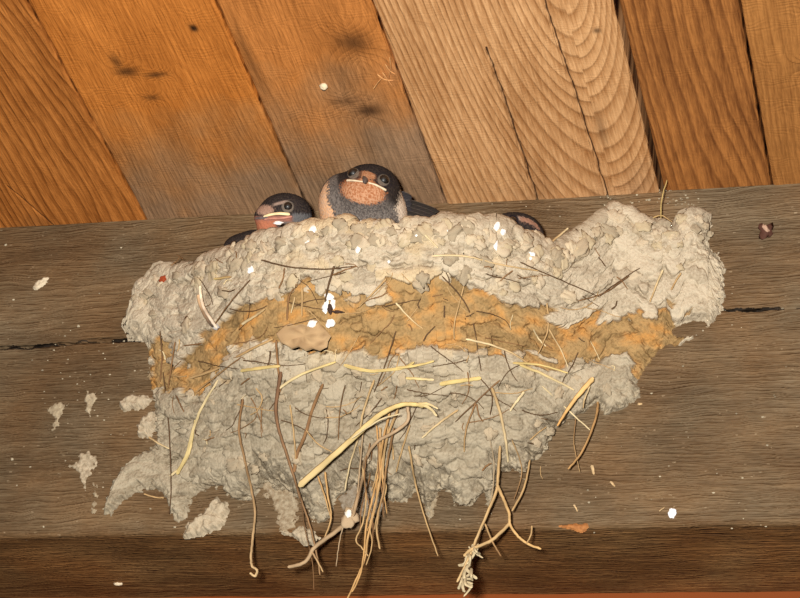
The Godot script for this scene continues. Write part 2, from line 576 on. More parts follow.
# ------------------------------------------------------------------ the nest's body
# the rim from left to right: [pixel x, pixel y, how far it stands out of the beam in mm]
const RIM := [[96, 328, 0], [120, 328, 1], [124, 326, 2], [130, 306, 4], [138, 283, 5], [150, 275, 6], [158, 263, 7], [166, 264, 8], [176, 268, 11], [192, 264, 18], [205, 259, 24], [220, 253, 31], [240, 243, 40], [258, 234, 46], [280, 228, 51], [300, 224, 54], [320, 220, 55], [345, 219, 56], [370, 221, 57], [400, 218, 57], [425, 218, 56], [450, 216, 54], [475, 220, 51], [495, 221, 46], [515, 227, 41], [535, 234, 34], [553, 244, 27], [565, 237, 22], [578, 231, 19], [590, 223, 16], [600, 217, 14], [612, 203, 11], [629, 210, 10], [640, 217, 10], [651, 222, 10], [663, 220, 9], [673, 227, 8], [682, 216, 6], [693, 210, 5], [703, 215, 4], [709, 227, 3], [716, 248, 3], [724, 264, 2], [730, 292, 0]]
# where the bulging body meets the beam
const FOOT := [[100, 520], [150, 420], [190, 480], [225, 505], [300, 525], [385, 512], [450, 510], [520, 485], [548, 458], [600, 420], [640, 405], [662, 365], [700, 345], [732, 325]]
const OUTLINE := [[158, 264], [150, 276], [140, 281], [133, 292], [126, 318], [124, 330], [130, 338], [140, 340], [147, 347], [148, 375], [152, 392], [156, 400], [157, 425], [158, 440], [150, 448], [136, 455], [122, 466], [112, 482], [104, 502], [104, 515], [111, 516], [120, 503], [134, 494], [150, 490], [163, 493], [168, 505], [172, 516], [178, 522], [186, 519], [189, 508], [193, 497], [205, 490], [222, 486], [228, 497], [240, 501], [253, 499], [260, 490], [268, 482], [275, 490], [290, 492], [302, 502], [312, 522], [322, 524], [330, 518], [338, 496], [350, 488], [357, 484], [372, 482], [385, 498], [396, 503], [408, 500], [416, 490], [424, 506], [429, 520], [434, 505], [440, 488], [448, 492], [454, 504], [466, 507], [476, 500], [483, 492], [488, 508], [494, 496], [500, 472], [512, 470], [518, 474], [524, 473], [530, 462], [540, 458], [548, 446], [556, 430], [566, 421], [580, 416], [590, 406], [596, 402], [604, 414], [614, 412], [624, 408], [634, 402], [640, 397], [638, 380], [644, 369], [657, 352], [664, 346], [676, 345], [690, 340], [697, 333], [708, 328], [721, 314], [725, 296], [724, 265], [716, 252], [708, 248], [710, 230], [709, 226]]
const BAND := [[146, 342], [160, 328], [172, 346], [178, 366], [190, 352], [200, 338], [215, 330], [237, 309], [262, 300], [287, 284], [310, 277], [332, 288], [359, 299], [385, 296], [400, 280], [413, 275], [442, 275], [464, 288], [490, 294], [510, 305], [545, 303], [556, 320], [575, 318], [595, 306], [612, 318], [628, 306], [650, 312], [672, 303], [687, 310], [683, 338], [672, 350], [655, 366], [640, 370], [625, 352], [605, 345], [585, 352], [560, 362], [530, 360], [500, 352], [470, 352], [440, 346], [400, 352], [370, 354], [340, 350], [300, 347], [262, 340], [235, 348], [225, 372], [205, 392], [180, 390], [160, 392], [148, 378]]
const NX := 640
const NV := 380
const NR := 22
const NI := 26
const CELL := 0.5                       # mm of the masks
var hmap := PackedFloat32Array()          # how far the finished mud stands out, metres
var rim_w := PackedVector3Array()
var foot_w := PackedVector3Array()
var mx0 := 0.0
var my0 := 0.0
var mw := 0
var mh := 0

func along(a: PackedVector3Array, x: float) -> Vector3:
	if x <= a[0].x:
		return a[0]
	for k in a.size() - 1:
		if x <= a[k + 1].x:
			return a[k].lerp(a[k + 1], (x - a[k].x) / maxf(a[k + 1].x - a[k].x, 1e-6))
	return a[a.size() - 1]

func swell(yr: float, h: float, ye: float, y: float) -> float:
	var t := clampf((yr - y) / maxf(yr - ye, 0.001), 0.0, 1.0)
	return h * (1.0 - pow(t, 1.75))

func body(x: float, y: float) -> float:     # how far the bare body stands out of the beam, metres
	var r := along(rim_w, x)
	return swell(r.y, r.z, along(foot_w, x).y, y)

func surf(px: float, py: float, off := 0.0025) -> Vector3:
	var z := 0.02
	var p := Vector3.ZERO
	for k in 14:
		p = at(px, py, z)
		z = lerpf(z, body(p.x, p.y) + off, 0.6)
	return at(px, py, z)

# the same on the finished mud
func skin(px: float, py: float, off := 0.0) -> Vector3:
	var p := surf(px, py)
	var z := p.z
	for k in 12:
		p = at(px, py, z)
		var i := int((p.x * 1000.0 - mx0) / CELL)
		var j := int((p.y * 1000.0 - my0) / CELL)
		var h := -1.0
		if i >= 0 and j >= 0 and i < mw and j < mh:
			h = hmap[j * mw + i]
		z = lerpf(z, (h if h >= 0.0 else body(p.x, p.y) + 0.001) + off, 0.6)
	return at(px, py, z)

func cells(poly: PackedVector2Array) -> PackedFloat32Array:
	# signed distance (mm, inside positive) on the mask grid, by scan lines and a chamfer sweep
	var inside := PackedByteArray()
	inside.resize(mw * mh)
	var n := poly.size()
	for j in mh:
		var y := my0 + j * CELL
		var cross := PackedFloat32Array()
		for k in n:
			var a := poly[k]
			var b := poly[(k + 1) % n]
			if (a.y <= y) != (b.y <= y):
				cross.append(a.x + (b.x - a.x) * (y - a.y) / (b.y - a.y))
		cross.sort()
		for k in range(0, cross.size() - 1, 2):
			var i0 := clampi(ceili((cross[k] - mx0) / CELL), 0, mw)
			var i1 := clampi(floori((cross[k + 1] - mx0) / CELL), -1, mw - 1)
			for i in range(i0, i1 + 1):
				inside[j * mw + i] = 1
	var din := PackedFloat32Array()
	din.resize(mw * mh)
	var dout := PackedFloat32Array()
	dout.resize(mw * mh)
	for k in mw * mh:
		if inside[k]:
			din[k] = 999.0
		else:
			dout[k] = 999.0
	for pass_ in 2:
		for jj in mh:
			var j := jj if pass_ == 0 else mh - 1 - jj
			var dj := -1 if pass_ == 0 else 1
			var pj := clampi(j + dj, 0, mh - 1)
			for ii in mw:
				var i := ii if pass_ == 0 else mw - 1 - ii
				var pi := clampi(i + dj, 0, mw - 1)
				var k := j * mw + i
				if inside[k]:
					din[k] = minf(din[k], minf(minf(din[j * mw + pi], din[pj * mw + i]) + 1.0, din[pj * mw + pi] + 1.414))
				else:
					dout[k] = minf(dout[k], minf(minf(dout[j * mw + pi], dout[pj * mw + i]) + 1.0, dout[pj * mw + pi] + 1.414))
	for k in mw * mh:
		din[k] = (din[k] - dout[k]) * CELL
	return din

func look(a: PackedFloat32Array, x: float, y: float) -> float:
	var i := clampf((x - mx0) / CELL, 0.0, mw - 1.001)
	var j := clampf((y - my0) / CELL, 0.0, mh - 1.001)
	var i0 := int(i)
	var j0 := int(j)
	var k := j0 * mw + i0
	return lerpf(lerpf(a[k], a[k + 1], i - i0), lerpf(a[k + mw], a[k + mw + 1], i - i0), j - j0)

func build_nest_body(nest: Node3D, mat: Material) -> void:
	var xa := at(94, 400).x
	var xb := at(736, 400).x
	var y_low := at(400, 548).y
	mx0 = xa * 1000.0 - 2.0
	my0 = y_low * 1000.0 - 2.0
	mw = int((xb - xa) * 1000.0 / CELL) + 10
	mh = int((y_top - y_low) * 1000.0 / CELL) + 10
	var poly := PackedVector2Array()
	for p in OUTLINE:
		var w := at(p[0], p[1], 0.0005) * 1000.0
		poly.append(Vector2(w.x, w.y))
	poly.append(Vector2(poly[poly.size() - 1].x + 3.0, 300.0))
	poly.append(Vector2(poly[0].x - 3.0, 300.0))
	var edge := cells(poly)
	var poly2 := PackedVector2Array()
	for p in BAND:
		var w := surf(p[0], p[1]) * 1000.0
		poly2.append(Vector2(w.x, w.y))
	var band := cells(poly2)
	var hole := at(689, 327, 0.002) * 1000.0
	var rows := NV + NR + NI
	var pos := PackedVector3Array()
	pos.resize(NX * rows)
	var edg := PackedFloat32Array()
	edg.resize(NX * rows)
	var bnd := PackedFloat32Array()
	bnd.resize(NX * rows)
	var ne := noise(201, 0.12, 4)
	var nb := noise(202, 0.05, 4)
	for i in NX:
		var x := lerpf(xa, xb, float(i) / (NX - 1))
		var r := along(rim_w, x)
		var ye := along(foot_w, x).y
		var inner := maxf(0.0, r.z - 0.015)
		var mid := (r.z + inner) * 0.5
		var rad := (r.z - inner) * 0.5
		var yr := r.y - 0.0018 - rad * 0.36 + 0.0020 * ne.get_noise_2d(x * 2000.0, 3.0)
		for j in rows:
			var k := j * NX + i
			var p := Vector3(x, 0, 0)
			if j < NV:
				p.y = lerpf(y_low, yr, float(j) / (NV - 1))
				p.z = swell(yr, r.z, ye, p.y)
			elif j < NV + NR:
				var a := PI * (j - NV + 1) / NR
				p.y = yr + sin(a) * rad * 0.45
				p.z = mid + cos(a) * rad
			else:
				var f := float(j - NV - NR + 1) / NI
				var dn := minf(f * 1.6, 1.0)
				p.y = yr - dn * 0.020 * clampf(inner / 0.02, 0.0, 1.0)
				p.z = inner * (1.0 - 0.25 * dn) * (1.0 - maxf(0.0, (f - 0.5) / 0.5))
			pos[k] = p
			var d := look(edge, x * 1000.0, minf(p.y, yr) * 1000.0) + 2.2 * ne.get_noise_2d(x * 2600.0, p.y * 2600.0)
			var hx := (x * 1000.0 - hole.x) / 6.0
			var hy := (p.y * 1000.0 - hole.y - hx * 1.2) / 2.8
			d = minf(d, (sqrt(hx * hx + hy * hy) - 1.0) * 3.5 + 0.8 * ne.get_noise_2d(x * 5000.0, p.y * 5000.0))
			edg[k] = d
			bnd[k] = look(band, x * 1000.0, p.y * 1000.0) + 3.6 * nb.get_noise_2d(x * 1800.0, p.y * 1800.0 + 70.0) if j < NV else -9.0
	# mud pellets pressed on one over another
	var hgt := PackedFloat32Array()
	hgt.resize(NX * rows)
	hgt.fill(-0.4)
	var tone := PackedFloat32Array()
	tone.resize(NX * rows)
	var zone := bnd.duplicate()
	for pass_ in 2:
		var count := 1500 if pass_ == 0 else 2600
		for q in count:
			var ci := rng.randi_range(0, NX - 1)
			var cj := rng.randi_range(0, NV + NR + 6)
			var ck := cj * NX + ci
			if edg[ck] < -2.0:
				continue
			var in_band := clampf(bnd[ck] * 0.5, 0.0, 1.0)
			var low := clampf(1.0 - float(cj) / (NV * 0.62), 0.0, 1.0)
			var big := rng.randf_range(7.0, 17.0) if pass_ == 0 else rng.randf_range(3.5, 9.0)
			var ra := big * rng.randf_range(0.9, 1.5)
			var rb := big * rng.randf_range(0.65, 1.0)
			var amp := (1.5 + big * 0.105) * lerpf(1.0, 0.8, in_band) * lerpf(1.0, 0.62, low) * (1.0 if pass_ == 0 else 0.95)
			var base := rng.randf_range(-0.5, 1.0) * lerpf(1.0, 0.75, low) + (0.0 if pass_ == 0 else 0.2)
			var rot := rng.randf_range(-0.5, 0.5)
			var cr := cos(rot)
			var sr := sin(rot)
			var shade := rng.randf_range(-1.0, 1.0)
			var reach := int(ra) + 1
			var tilt := rng.randf_range(0.1, 0.65)
			var wa := rng.randf_range(0.0, TAU)
			for j in range(maxi(cj - reach, 0), mini(cj + reach + 1, rows)):
				for i in range(maxi(ci - reach, 0), mini(ci + reach + 1, NX)):
					var u := ((i - ci) * cr + (j - cj) * sr) / ra
					var v := (-(i - ci) * sr + (j - cj) * cr) / rb
					var d2 := u * u + v * v
					d2 *= 1.0 + 0.28 * sin(3.0 * atan2(v, u) + wa) 
					if d2 < 1.0:
						var h := base + amp * (1.0 - d2 * d2 * d2 - tilt * v * 0.6) - amp * 0.5
						var k := j * NX + i
						if h > hgt[k]:
							hgt[k] = h
							tone[k] = shade
							zone[k] = bnd[ck]
	# set the pellets on the body, colour them
	var nf := noise(203, 0.9, 3)
	var ng := noise(204, 0.045, 3)
	var ny := noise(205, 0.03, 3)
	var grey_hi := lin(222, 202, 168)
	var grey_lo := lin(170, 150, 120)
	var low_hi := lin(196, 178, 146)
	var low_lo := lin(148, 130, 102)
	var tan_ := lin(220, 192, 146)
	var br_hi := lin(200, 154, 108)
	var br_or := lin(208, 144, 84)
	var br_lo := lin(144, 110, 74)
	var out := PackedVector3Array()
	out.resize(NX * rows)
	var col := PackedColorArray()
	col.resize(NX * rows)
	for j in rows:
		for i in NX:
			var k := j * NX + i
			var p := pos[k]
			var n := (pos[j * NX + mini(i + 1, NX - 1)] - pos[j * NX + maxi(i - 1, 0)]).cross(pos[mini(j + 1, rows - 1) * NX + i] - pos[maxi(j - 1, 0) * NX + i])
			n = n.normalized() if n.length_squared() > 1e-18 else Vector3(0, 0, 1)
			if j < NV and n.z < 0.0:
				n = -n
			var x := p.x * 1000.0
			var y := p.y * 1000.0
			var z := p.z * 1000.0
			var fine := nf.get_noise_3d(x, y, z)
			var e := smoothstep(0.0, 3.2, edg[k])
			var inb := clampf(0.5 + zone[k] * 1.5, 0.0, 1.0)
			var lift := (1.8 + hgt[k] + (0.28 - 0.12 * clampf(1.4 - 2.2 * float(j) / NV, 0.0, 1.0)) * fine + 1.8 * ny.get_noise_2d(x, y + z) - 1.9 * inb) * e * lerpf(1.0, 0.6, clampf((0.25 - float(j) / NV) * 5.0, 0.0, 1.0))
			if edg[k] <= 0.0:
				out[k] = Vector3(p.x, p.y, -0.0012)
			else:
				var w := smoothstep(0.0, 6.0 + z * 0.25, edg[k])
				out[k] = Vector3(p.x, p.y, p.z * w) + n * lift * 0.001 * (1.0 if j < NV + NR else 0.5)
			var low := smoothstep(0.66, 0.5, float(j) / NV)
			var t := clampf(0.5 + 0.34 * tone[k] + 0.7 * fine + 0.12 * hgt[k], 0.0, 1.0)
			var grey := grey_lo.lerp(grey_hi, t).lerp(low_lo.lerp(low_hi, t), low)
			var yel := clampf((ng.get_noise_2d(x * 0.8, y + 40.0) - 0.08) * 3.0, 0.0, 0.75) * (1.0 - low) * smoothstep(60.0, 30.0, absf(x - 15.0))
			grey = grey.lerp(tan_ * (0.85 + 0.3 * t), yel)
			var orr := clampf(0.2 + 1.6 * ng.get_noise_2d(x * 1.7 + 300.0, y * 2.4), 0.0, 1.0)
			var brown := br_lo.lerp(br_hi.lerp(br_or, orr), clampf(t * 0.75 + 0.5 * orr - 0.1, 0.0, 1.0))
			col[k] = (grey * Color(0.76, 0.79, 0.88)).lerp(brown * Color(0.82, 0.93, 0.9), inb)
	hmap.resize(mw * mh)
	hmap.fill(-1.0)
	for j in NV:
		for i in NX:
			var k := j * NX + i
			if edg[k] <= 0.0:
				continue
			var ci := int((out[k].x * 1000.0 - mx0) / CELL)
			var cj := int((out[k].y * 1000.0 - my0) / CELL)
			for dj in range(-1, 2):
				for di in range(-1, 2):
					var m := clampi(cj + dj, 0, mh - 1) * mw + clampi(ci + di, 0, mw - 1)
					hmap[m] = maxf(hmap[m], out[k].z)
	# three kinds of mud, three parts
	var nrm := PackedVector3Array()
	nrm.resize(NX * rows)
	for j in rows:
		for i in NX:
			var n := (out[j * NX + mini(i + 1, NX - 1)] - out[j * NX + maxi(i - 1, 0)]).cross(out[mini(j + 1, rows - 1) * NX + i] - out[maxi(j - 1, 0) * NX + i])
			nrm[j * NX + i] = n.normalized() if n.length_squared() > 1e-18 else Vector3(0, 0, 1)
	var parts := [Buf.new(), Buf.new(), Buf.new()]
	var maps := [PackedInt32Array(), PackedInt32Array(), PackedInt32Array()]
	for m in maps:
		m.resize(NX * rows)
		m.fill(-1)
	for j in rows - 1:
		for i in NX - 1:
			var k := j * NX + i
			var quad_ := PackedInt32Array([k, k + 1, k + NX + 1, k + NX])
			if edg[k] < 0.0 and edg[k + 1] < 0.0 and edg[k + NX] < 0.0 and edg[k + NX + 1] < 0.0:
				continue
			if j >= NV + NR and pos[k].z < 0.0005 and pos[k + NX].z < 0.0005:
				continue
			var which := 0
			if zone[k] > 0.0:
				which = 1
			elif j < NV * 0.58:
				which = 2
			var b: Buf = parts[which]
			var mp: PackedInt32Array = maps[which]
			var ids := PackedInt32Array()
			for c in quad_:
				if mp[c] < 0:
					mp[c] = b.v.size()
					b.v.append(out[c] - nest.position)
					b.n.append(nrm[c])
					b.c.append(col[c])
				ids.append(mp[c])
			maps[which] = mp
			b.i.append_array([ids[0], ids[2], ids[1], ids[0], ids[3], ids[2]])
	var names := ["mud_rim", "mud_band", "mud_base"]
	var labels := ["pale grey crumbly mud of the rim", "older orange-brown mud across the middle", "grey mud of the lower nest"]
	for k in 3:
		var o := obj(names[k], parts[k].mesh(), mat, nest)
		o.set_meta("label", labels[k])

# ------------------------------------------------------------------ thin patches of mud on the beam
func patch_mesh(pts: Array, thick: float, c_hi: Color, c_lo: Color, seed_: int, root: Vector3, ragged := 1.4) -> ArrayMesh:
	var poly := PackedVector2Array()
	var lo := Vector2(1e9, 1e9)
	var hi := Vector2(-1e9, -1e9)
	for p in pts:
		var w := at(p[0], p[1], 0.0)
		var q := Vector2(w.x, w.y) * 1000.0
		poly.append(q)
		lo = lo.min(q)
		hi = hi.max(q)
	lo -= Vector2(1.5, 1.5)
	hi += Vector2(1.5, 1.5)
	var step := 0.4
	var nx := int((hi.x - lo.x) / step) + 1
	var ny := int((hi.y - lo.y) / step) + 1
	var nz := noise(seed_, 0.28, 4)
	var nl := noise(seed_ + 1, 0.25, 3)
	var b := Buf.new()
	var keep := PackedByteArray()
	for j in ny:
		for i in nx:
			var q := lo + Vector2(i, j) * step
			var d := 1e9
			for k in poly.size():
				d = minf(d, q.distance_to(Geometry2D.get_closest_point_to_segment(q, poly[k], poly[(k + 1) % poly.size()])))
			if not Geometry2D.is_point_in_polygon(q, poly):
				d = -d
			d += ragged * nz.get_noise_2d(q.x, q.y)
			keep.append(1 if d > 0.0 else 0)
			var h := -0.5
			if d > 0.0:
				h = thick * smoothstep(0.0, 0.8 + thick * 0.5, d) * (1.0 + 0.5 * nl.get_noise_2d(q.x, q.y)) + 0.25 * nz.get_noise_2d(q.x * 2.0, q.y * 2.0)
			b.v.append(Vector3(q.x, q.y, h + 0.1) * 0.001 - root)
			b.c.append(c_lo.lerp(c_hi, clampf(0.5 + 0.9 * nz.get_noise_2d(q.x * 1.5, q.y * 1.5) + 0.2 * smoothstep(0.0, 2.0, d), 0, 1)))
	grid_finish(b, ny, nx, Vector3(0, 0, 1))
	var idx := PackedInt32Array()
	for k in range(0, b.i.size(), 3):
		if keep[b.i[k]] + keep[b.i[k + 1]] + keep[b.i[k + 2]] > 0:
			idx.append_array([b.i[k], b.i[k + 1], b.i[k + 2]])
	b.i = idx
	return b.mesh()

func middle(pts: Array) -> Vector3:
	var s := Vector3.ZERO
	for p in pts:
		s += at(p[0], p[1], 0.0)
	return s / pts.size()

func mud_patch(called: String, label: String, category: String, pts: Array, thick: float, hi: Color, lo: Color, mat: Material, seed_: int, group := "mud patches on the beam", ragged := 1.4) -> void:
	var c := middle(pts)
	var o := obj(called, patch_mesh(pts, thick, hi, lo, seed_, c, ragged), mat)
	o.position = c
	tag(o, label, category, group)

# ------------------------------------------------------------------ straws and roots
# each point: [px, py] on the nest, or [px, py, z mm] free in the air
func strand_points(pts: Array, off: float) -> PackedVector3Array:
	var out := PackedVector3Array()
	for p in pts:
		out.append(at(p[0], p[1], p[2] * 0.001) if p.size() > 2 else skin(p[0], p[1], off))
	return out

func strand_mesh(pts: Array, ra: float, rb: float, ca: Color, cb: Color, root: Vector3, off := 0.001, flat := 1.0, sides := 6) -> ArrayMesh:
	var w := strand_points(pts, off)
	for k in w.size():
		w[k] -= root
	var sm := smooth_path(w, 7)
	for k in range(1, sm.size() - 1):
		sm[k] += Vector3(rng.randf_range(-1, 1), rng.randf_range(-1, 1), rng.randf_range(-0.5, 1)) * 0.00009
	var b := Buf.new()
	tube(b, sm, ra * 0.00076, rb * 0.00076, ca, cb, sides, flat)
	return b.mesh()

func strand(called: String, parent: Node3D, pts: Array, ra: float, rb: float, ca: Color, cb: Color, mat: Material, off := 0.001, flat := 1.0) -> MeshInstance3D:
	return obj(called, strand_mesh(pts, ra, rb, ca, cb, parent.position, off, flat), mat, parent)

# ------------------------------------------------------------------ birds
# a bird stands in a frame of its own whose x is to the picture's right, y up it and z to the photographer; lengths in units of U
const U := 0.000385
var blobs := []

func blob_field(p: Vector3) -> float:
	var d := 1e9
	for e in blobs:
		var c: Vector3 = e[0]
		var r: Vector3 = e[1]
		var q: Vector3 = (p - c) / r
		var k: float = q.length()
		var f: float = (k - 1.0) * minf(r.x, minf(r.y, r.z))
		if d > 1e8:
			d = f
		else:
			var kk: float = e[2]
			var h := clampf(0.5 + 0.5 * (d - f) / kk, 0.0, 1.0)
			d = lerpf(d, f, h) - kk * h * (1.0 - h)
	return d

func blob_z(x: float, y: float) -> float:
	var z := 60.0
	for k in 90:
		var d := blob_field(Vector3(x, y, z))
		if d < 0.05:
			return z
		z -= maxf(d * 0.7, 0.1)
	return z

func bird_mesh(centre: Vector3, lat: int, lon: int, paint: Callable, fuzz: float, seed_: int) -> ArrayMesh:
	var b := Buf.new()
	var nz := noise(seed_, 0.55, 3)
	for j in lat + 1:
		var th := PI * j / lat
		for i in lon + 1:
			var ph := TAU * (i % lon) / lon
			var d := Vector3(sin(th) * cos(ph), cos(th), sin(th) * sin(ph))
			var t := 130.0
			for k in 60:
				var f := blob_field(centre + d * t)
				if f < 0.04:
					break
				t -= maxf(f * 0.75, 0.05)
				if t < 2.0:
					break
			var p := centre + d * t
			var n1 := nz.get_noise_3d(p.x * 1.3, p.y * 0.55, p.z)
			p += d * n1 * fuzz
			b.v.append(p * U)
			b.c.append(paint.call(p, n1))
	var cols := lon + 1
	for j in lat + 1:
		for i in cols:
			var il := i - 1 if i > 0 else lon - 1
			var ir := i + 1 if i < lon else 1
			var n := (b.v[j * cols + ir] - b.v[j * cols + il]).cross(b.v[mini(j + 1, lat) * cols + i] - b.v[maxi(j - 1, 0) * cols + i])
			var outw := b.v[j * cols + i] / U - centre
			if n.length_squared() < 1e-20:
				n = outw
			if n.dot(outw) < 0.0:
				n = -n
			b.n.append(n.normalized())
	for j in lat:
		for i in lon:
			var p := j * cols + i
			b.i.append_array([p, p + cols, p + 1, p + 1, p + cols, p + cols + 1])
	return b.mesh()

func eye_parts(o: Node3D, x: float, y: float, r: float, push: float, m_eye: Material) -> void:
	var s := SphereMesh.new()
	s.radius = r * U
	s.height = 2.0 * r * U
	s.radial_segments = 28
	s.rings = 16
	var e := obj("eye", s, m_eye, o)
	e.position = Vector3(x, y, blob_z(x, y) - r * push) * U

func gape(o: Node3D, called: String, pts: Array, ra: float, rb: float, c: Color, mat: Material, lift := 0.6) -> void:
	var w := PackedVector3Array()
	for p in pts:
		w.append(Vector3(p[0], p[1], blob_z(p[0], p[1]) + lift) * U)
	var b := Buf.new()
	tube(b, smooth_path(w, 6), ra * U, rb * U, c, c, 8, 0.8, 0.05)
	obj(called, b.mesh(), mat, o)

func feather_mesh(from: Vector3, to: Vector3, width: float, thick: float, c: Color, edge: Color) -> ArrayMesh:
	var b := Buf.new()
	var t := (to - from).normalized()
	var side := t.cross(Vector3(0, 0.25, 1)).normalized()
	var up := side.cross(t)
	var n := 22
	for k in n + 1:
		var f := float(k) / n
		var w := width * sqrt(maxf(0.0, 1.0 - pow(f, 4.0))) * (0.55 + 0.45 * minf(f * 4.0, 1.0))
		for s in 9:
			var g := (s - 4) / 4.0
			b.v.append((from.lerp(to, f) + side * g * w + up * (thick * (1.0 - g * g) - 1.5 * f * f) ) * U)
			b.c.append(c.lerp(edge, smoothstep(0.7, 1.0, absf(g))) * (1.0 + 0.2 * sin(f * 40.0 + g * 9.0)))
	grid_finish(b, n + 1, 9, up)
	return b.mesh()

func bird_at(label: String, px: float, py: float, z_mm: float) -> Node3D:
	var o := thing("swallow_chick", label, "bird", at(px, py, z_mm * 0.001), "swallow chicks in the nest")
	o.basis = cam_basis
	return o

func build_birds() -> void:
	var plume := vertex_mat(0.85, grit(311, 0.05, 6.0), 90.0, 0.6)
	var horn := vertex_mat(0.45)
	var m_eye := StandardMaterial3D.new()
	m_eye.albedo_color = Color(0.035, 0.025, 0.022)
	m_eye.roughness = 0.06
	m_eye.clearcoat_enabled = true
	var cap := lin(64, 56, 52)
	var cap2 := lin(36, 32, 34)
	var rufous := lin(158, 100, 66)
	var rufous2 := lin(194, 148, 116)
	var chest := lin(122, 114, 108)
	var chest2 := lin(80, 74, 72)
	var cream := lin(228, 178, 134)
	var ring := lin(128, 116, 104)
	# --- the chick in the middle, facing the camera, its head tilted
	var a := bird_at("swallow chick in the middle facing forward, with both eyes and a rusty throat showing", 367, 193, 36)
	blobs = [[Vector3(2, 1, 0), Vector3(32, 28.5, 34), 5.0], [Vector3(0, -4, 12), Vector3(24, 17, 24), 8.0], [Vector3(-2, -38, -18), Vector3(44, 44, 44), 12.0], [Vector3(-25, -11, -16), Vector3(25, 32, 30), 8.0], [Vector3(20, -20, -14), Vector3(20, 24, 28), 8.0]]
	var rr := Vector2(0.974, -0.225)
	var dn := Vector2(-0.225, -0.974)
	var eyes := [Vector2(-13.6, 19.0), Vector2(17.0, 11.7)]
	var paint_a := func(p: Vector3, n: float) -> Color:
		var v := Vector2(p.x + 1.4, p.y - 10.2)
		var s := v.dot(rr)
		var t := v.dot(dn)
		var c := cap.lerp(cap2, clampf(0.5 + n * 1.5, 0, 1))
		var grey := chest.lerp(chest2, clampf(0.5 + n * 2.2, 0, 1))
		c = c.lerp(grey, smoothstep(4.0, 14.0, t + n * 6.0 - maxf(0.0, s - 20.0) * 0.5))
		if p.x < -28.0 and p.z < 14.0:
			c = c.lerp(grey, smoothstep(-28.0, -32.0, p.x))
		if p.z > -8.0 or p.y < 0.0:
			var line := -40.5 + maxf(0.0, -p.y - 8.0) * 0.55
			if p.y < 14.0:
				c = c.lerp(cream.lerp(lin(200, 170, 145), clampf(0.5 + n * 2.0, 0, 1)), smoothstep(line + 1.5, line - 1.5, p.x + n * 5.0))
			if p.x > 20.0:
				c = c.lerp(lin(222, 204, 184), smoothstep(28.0, 31.0, p.x + n * 6.0 - absf(p.y + 16.0) * 0.35))
		if p.z > 6.0:
			var e1 := (s / 23.0) * (s / 23.0) + pow((t - 10.0) / 13.0, 2.0)
			c = c.lerp(rufous.lerp(rufous2, clampf(0.45 + n * 2.4 + (t - 10.0) * 0.03, 0, 1)), smoothstep(1.12, 0.9, e1 + n * 0.5))
			var e2 := (s / 11.0) * (s / 11.0) + pow((t + 7.0 - s * s * 0.012) / 4.0, 2.0)
			c = c.lerp(rufous.lerp(lin(176, 132, 100), clampf(0.5 + n * 2.0, 0, 1)), smoothstep(1.25, 0.7, e2 + n * 0.5) * 0.9)
			for e in eyes:
				var d: float = Vector2(p.x, p.y).distance_to(e)
				c = c.lerp(cap2, smoothstep(10.0, 8.0, d) * 0.7)
				c = c.lerp(ring, smoothstep(6.4, 5.7, d) * 0.65)
		return c
	obj("body", bird_mesh(Vector3(0, -14, -6), 190, 240, paint_a, 0.7, 401), plume, a)
	for e in eyes:
		eye_parts(a, e.x, e.y, 5.6, 0.55, m_eye)
	var pale := lin(214, 198, 170)
	gape(a, "gape_flange", [[-3, 9.6], [-9, 10.6], [-15, 11.4], [-20, 11.6]], 0.8, 1.4, pale, horn, 0.1)
	gape(a, "gape_flange", [[2, 8.6], [8, 7.0], [14, 4.2], [19.5, 1.2]], 0.8, 1.4, pale, horn, 0.1)
	var bill := Buf.new()
	var zb := blob_z(-1.2, 10.6)
	tube(bill, smooth_path(PackedVector3Array([Vector3(-0.8, 12.4, zb - 3.0) * U, Vector3(-1.3, 11.4, zb + 2.0) * U, Vector3(-1.9, 9.2, zb + 6.5) * U, Vector3(-2.2, 7.8, zb + 8.0) * U]), 5), 4.6 * U, 1.4 * U, lin(120, 110, 106), lin(92, 84, 82), 12, 0.5, 0.04)
	obj("bill", bill.mesh(), horn, a)
	var wing := Node3D.new()
	wing.name = "wing"
	a.add_child(wing)
	for k in 7:
		obj("feather", feather_mesh(Vector3(30.0, -6.0 - k * 4.0, -14.0 + k * 1.5), Vector3(74.0 - k * 2.5, -18.0 - k * 3.2, -22.0 + k * 3.0), 4.2, 1.2, lin(50, 45, 43) * (0.8 + 0.08 * (k % 3)), lin(84, 76, 70)), plume, wing)
	for k in 4:
		obj("feather", feather_mesh(Vector3(24.0, 0.0 - k * 5.0, -10.0), Vector3(46.0, -4.0 - k * 6.5, -12.0), 5.0, 1.5, lin(50, 47, 50), lin(92, 86, 84)), plume, wing)
	# --- the chick on the left, in profile
	var b := bird_at("swallow chick in profile facing left beside the middle chick, with a pale gape", 285, 212, 30)
	blobs = [[Vector3(0, -2, 0), Vector3(27.5, 21.5, 22), 5.0], [Vector3(-20, -5, 2), Vector3(11, 8, 11), 6.0], [Vector3(-17, -15, 2), Vector3(11.5, 13, 13), 6.0], [Vector3(10, -42, -8), Vector3(34, 32, 30), 8.0]]
	var eye_b := Vector2(3.8, 4.6)
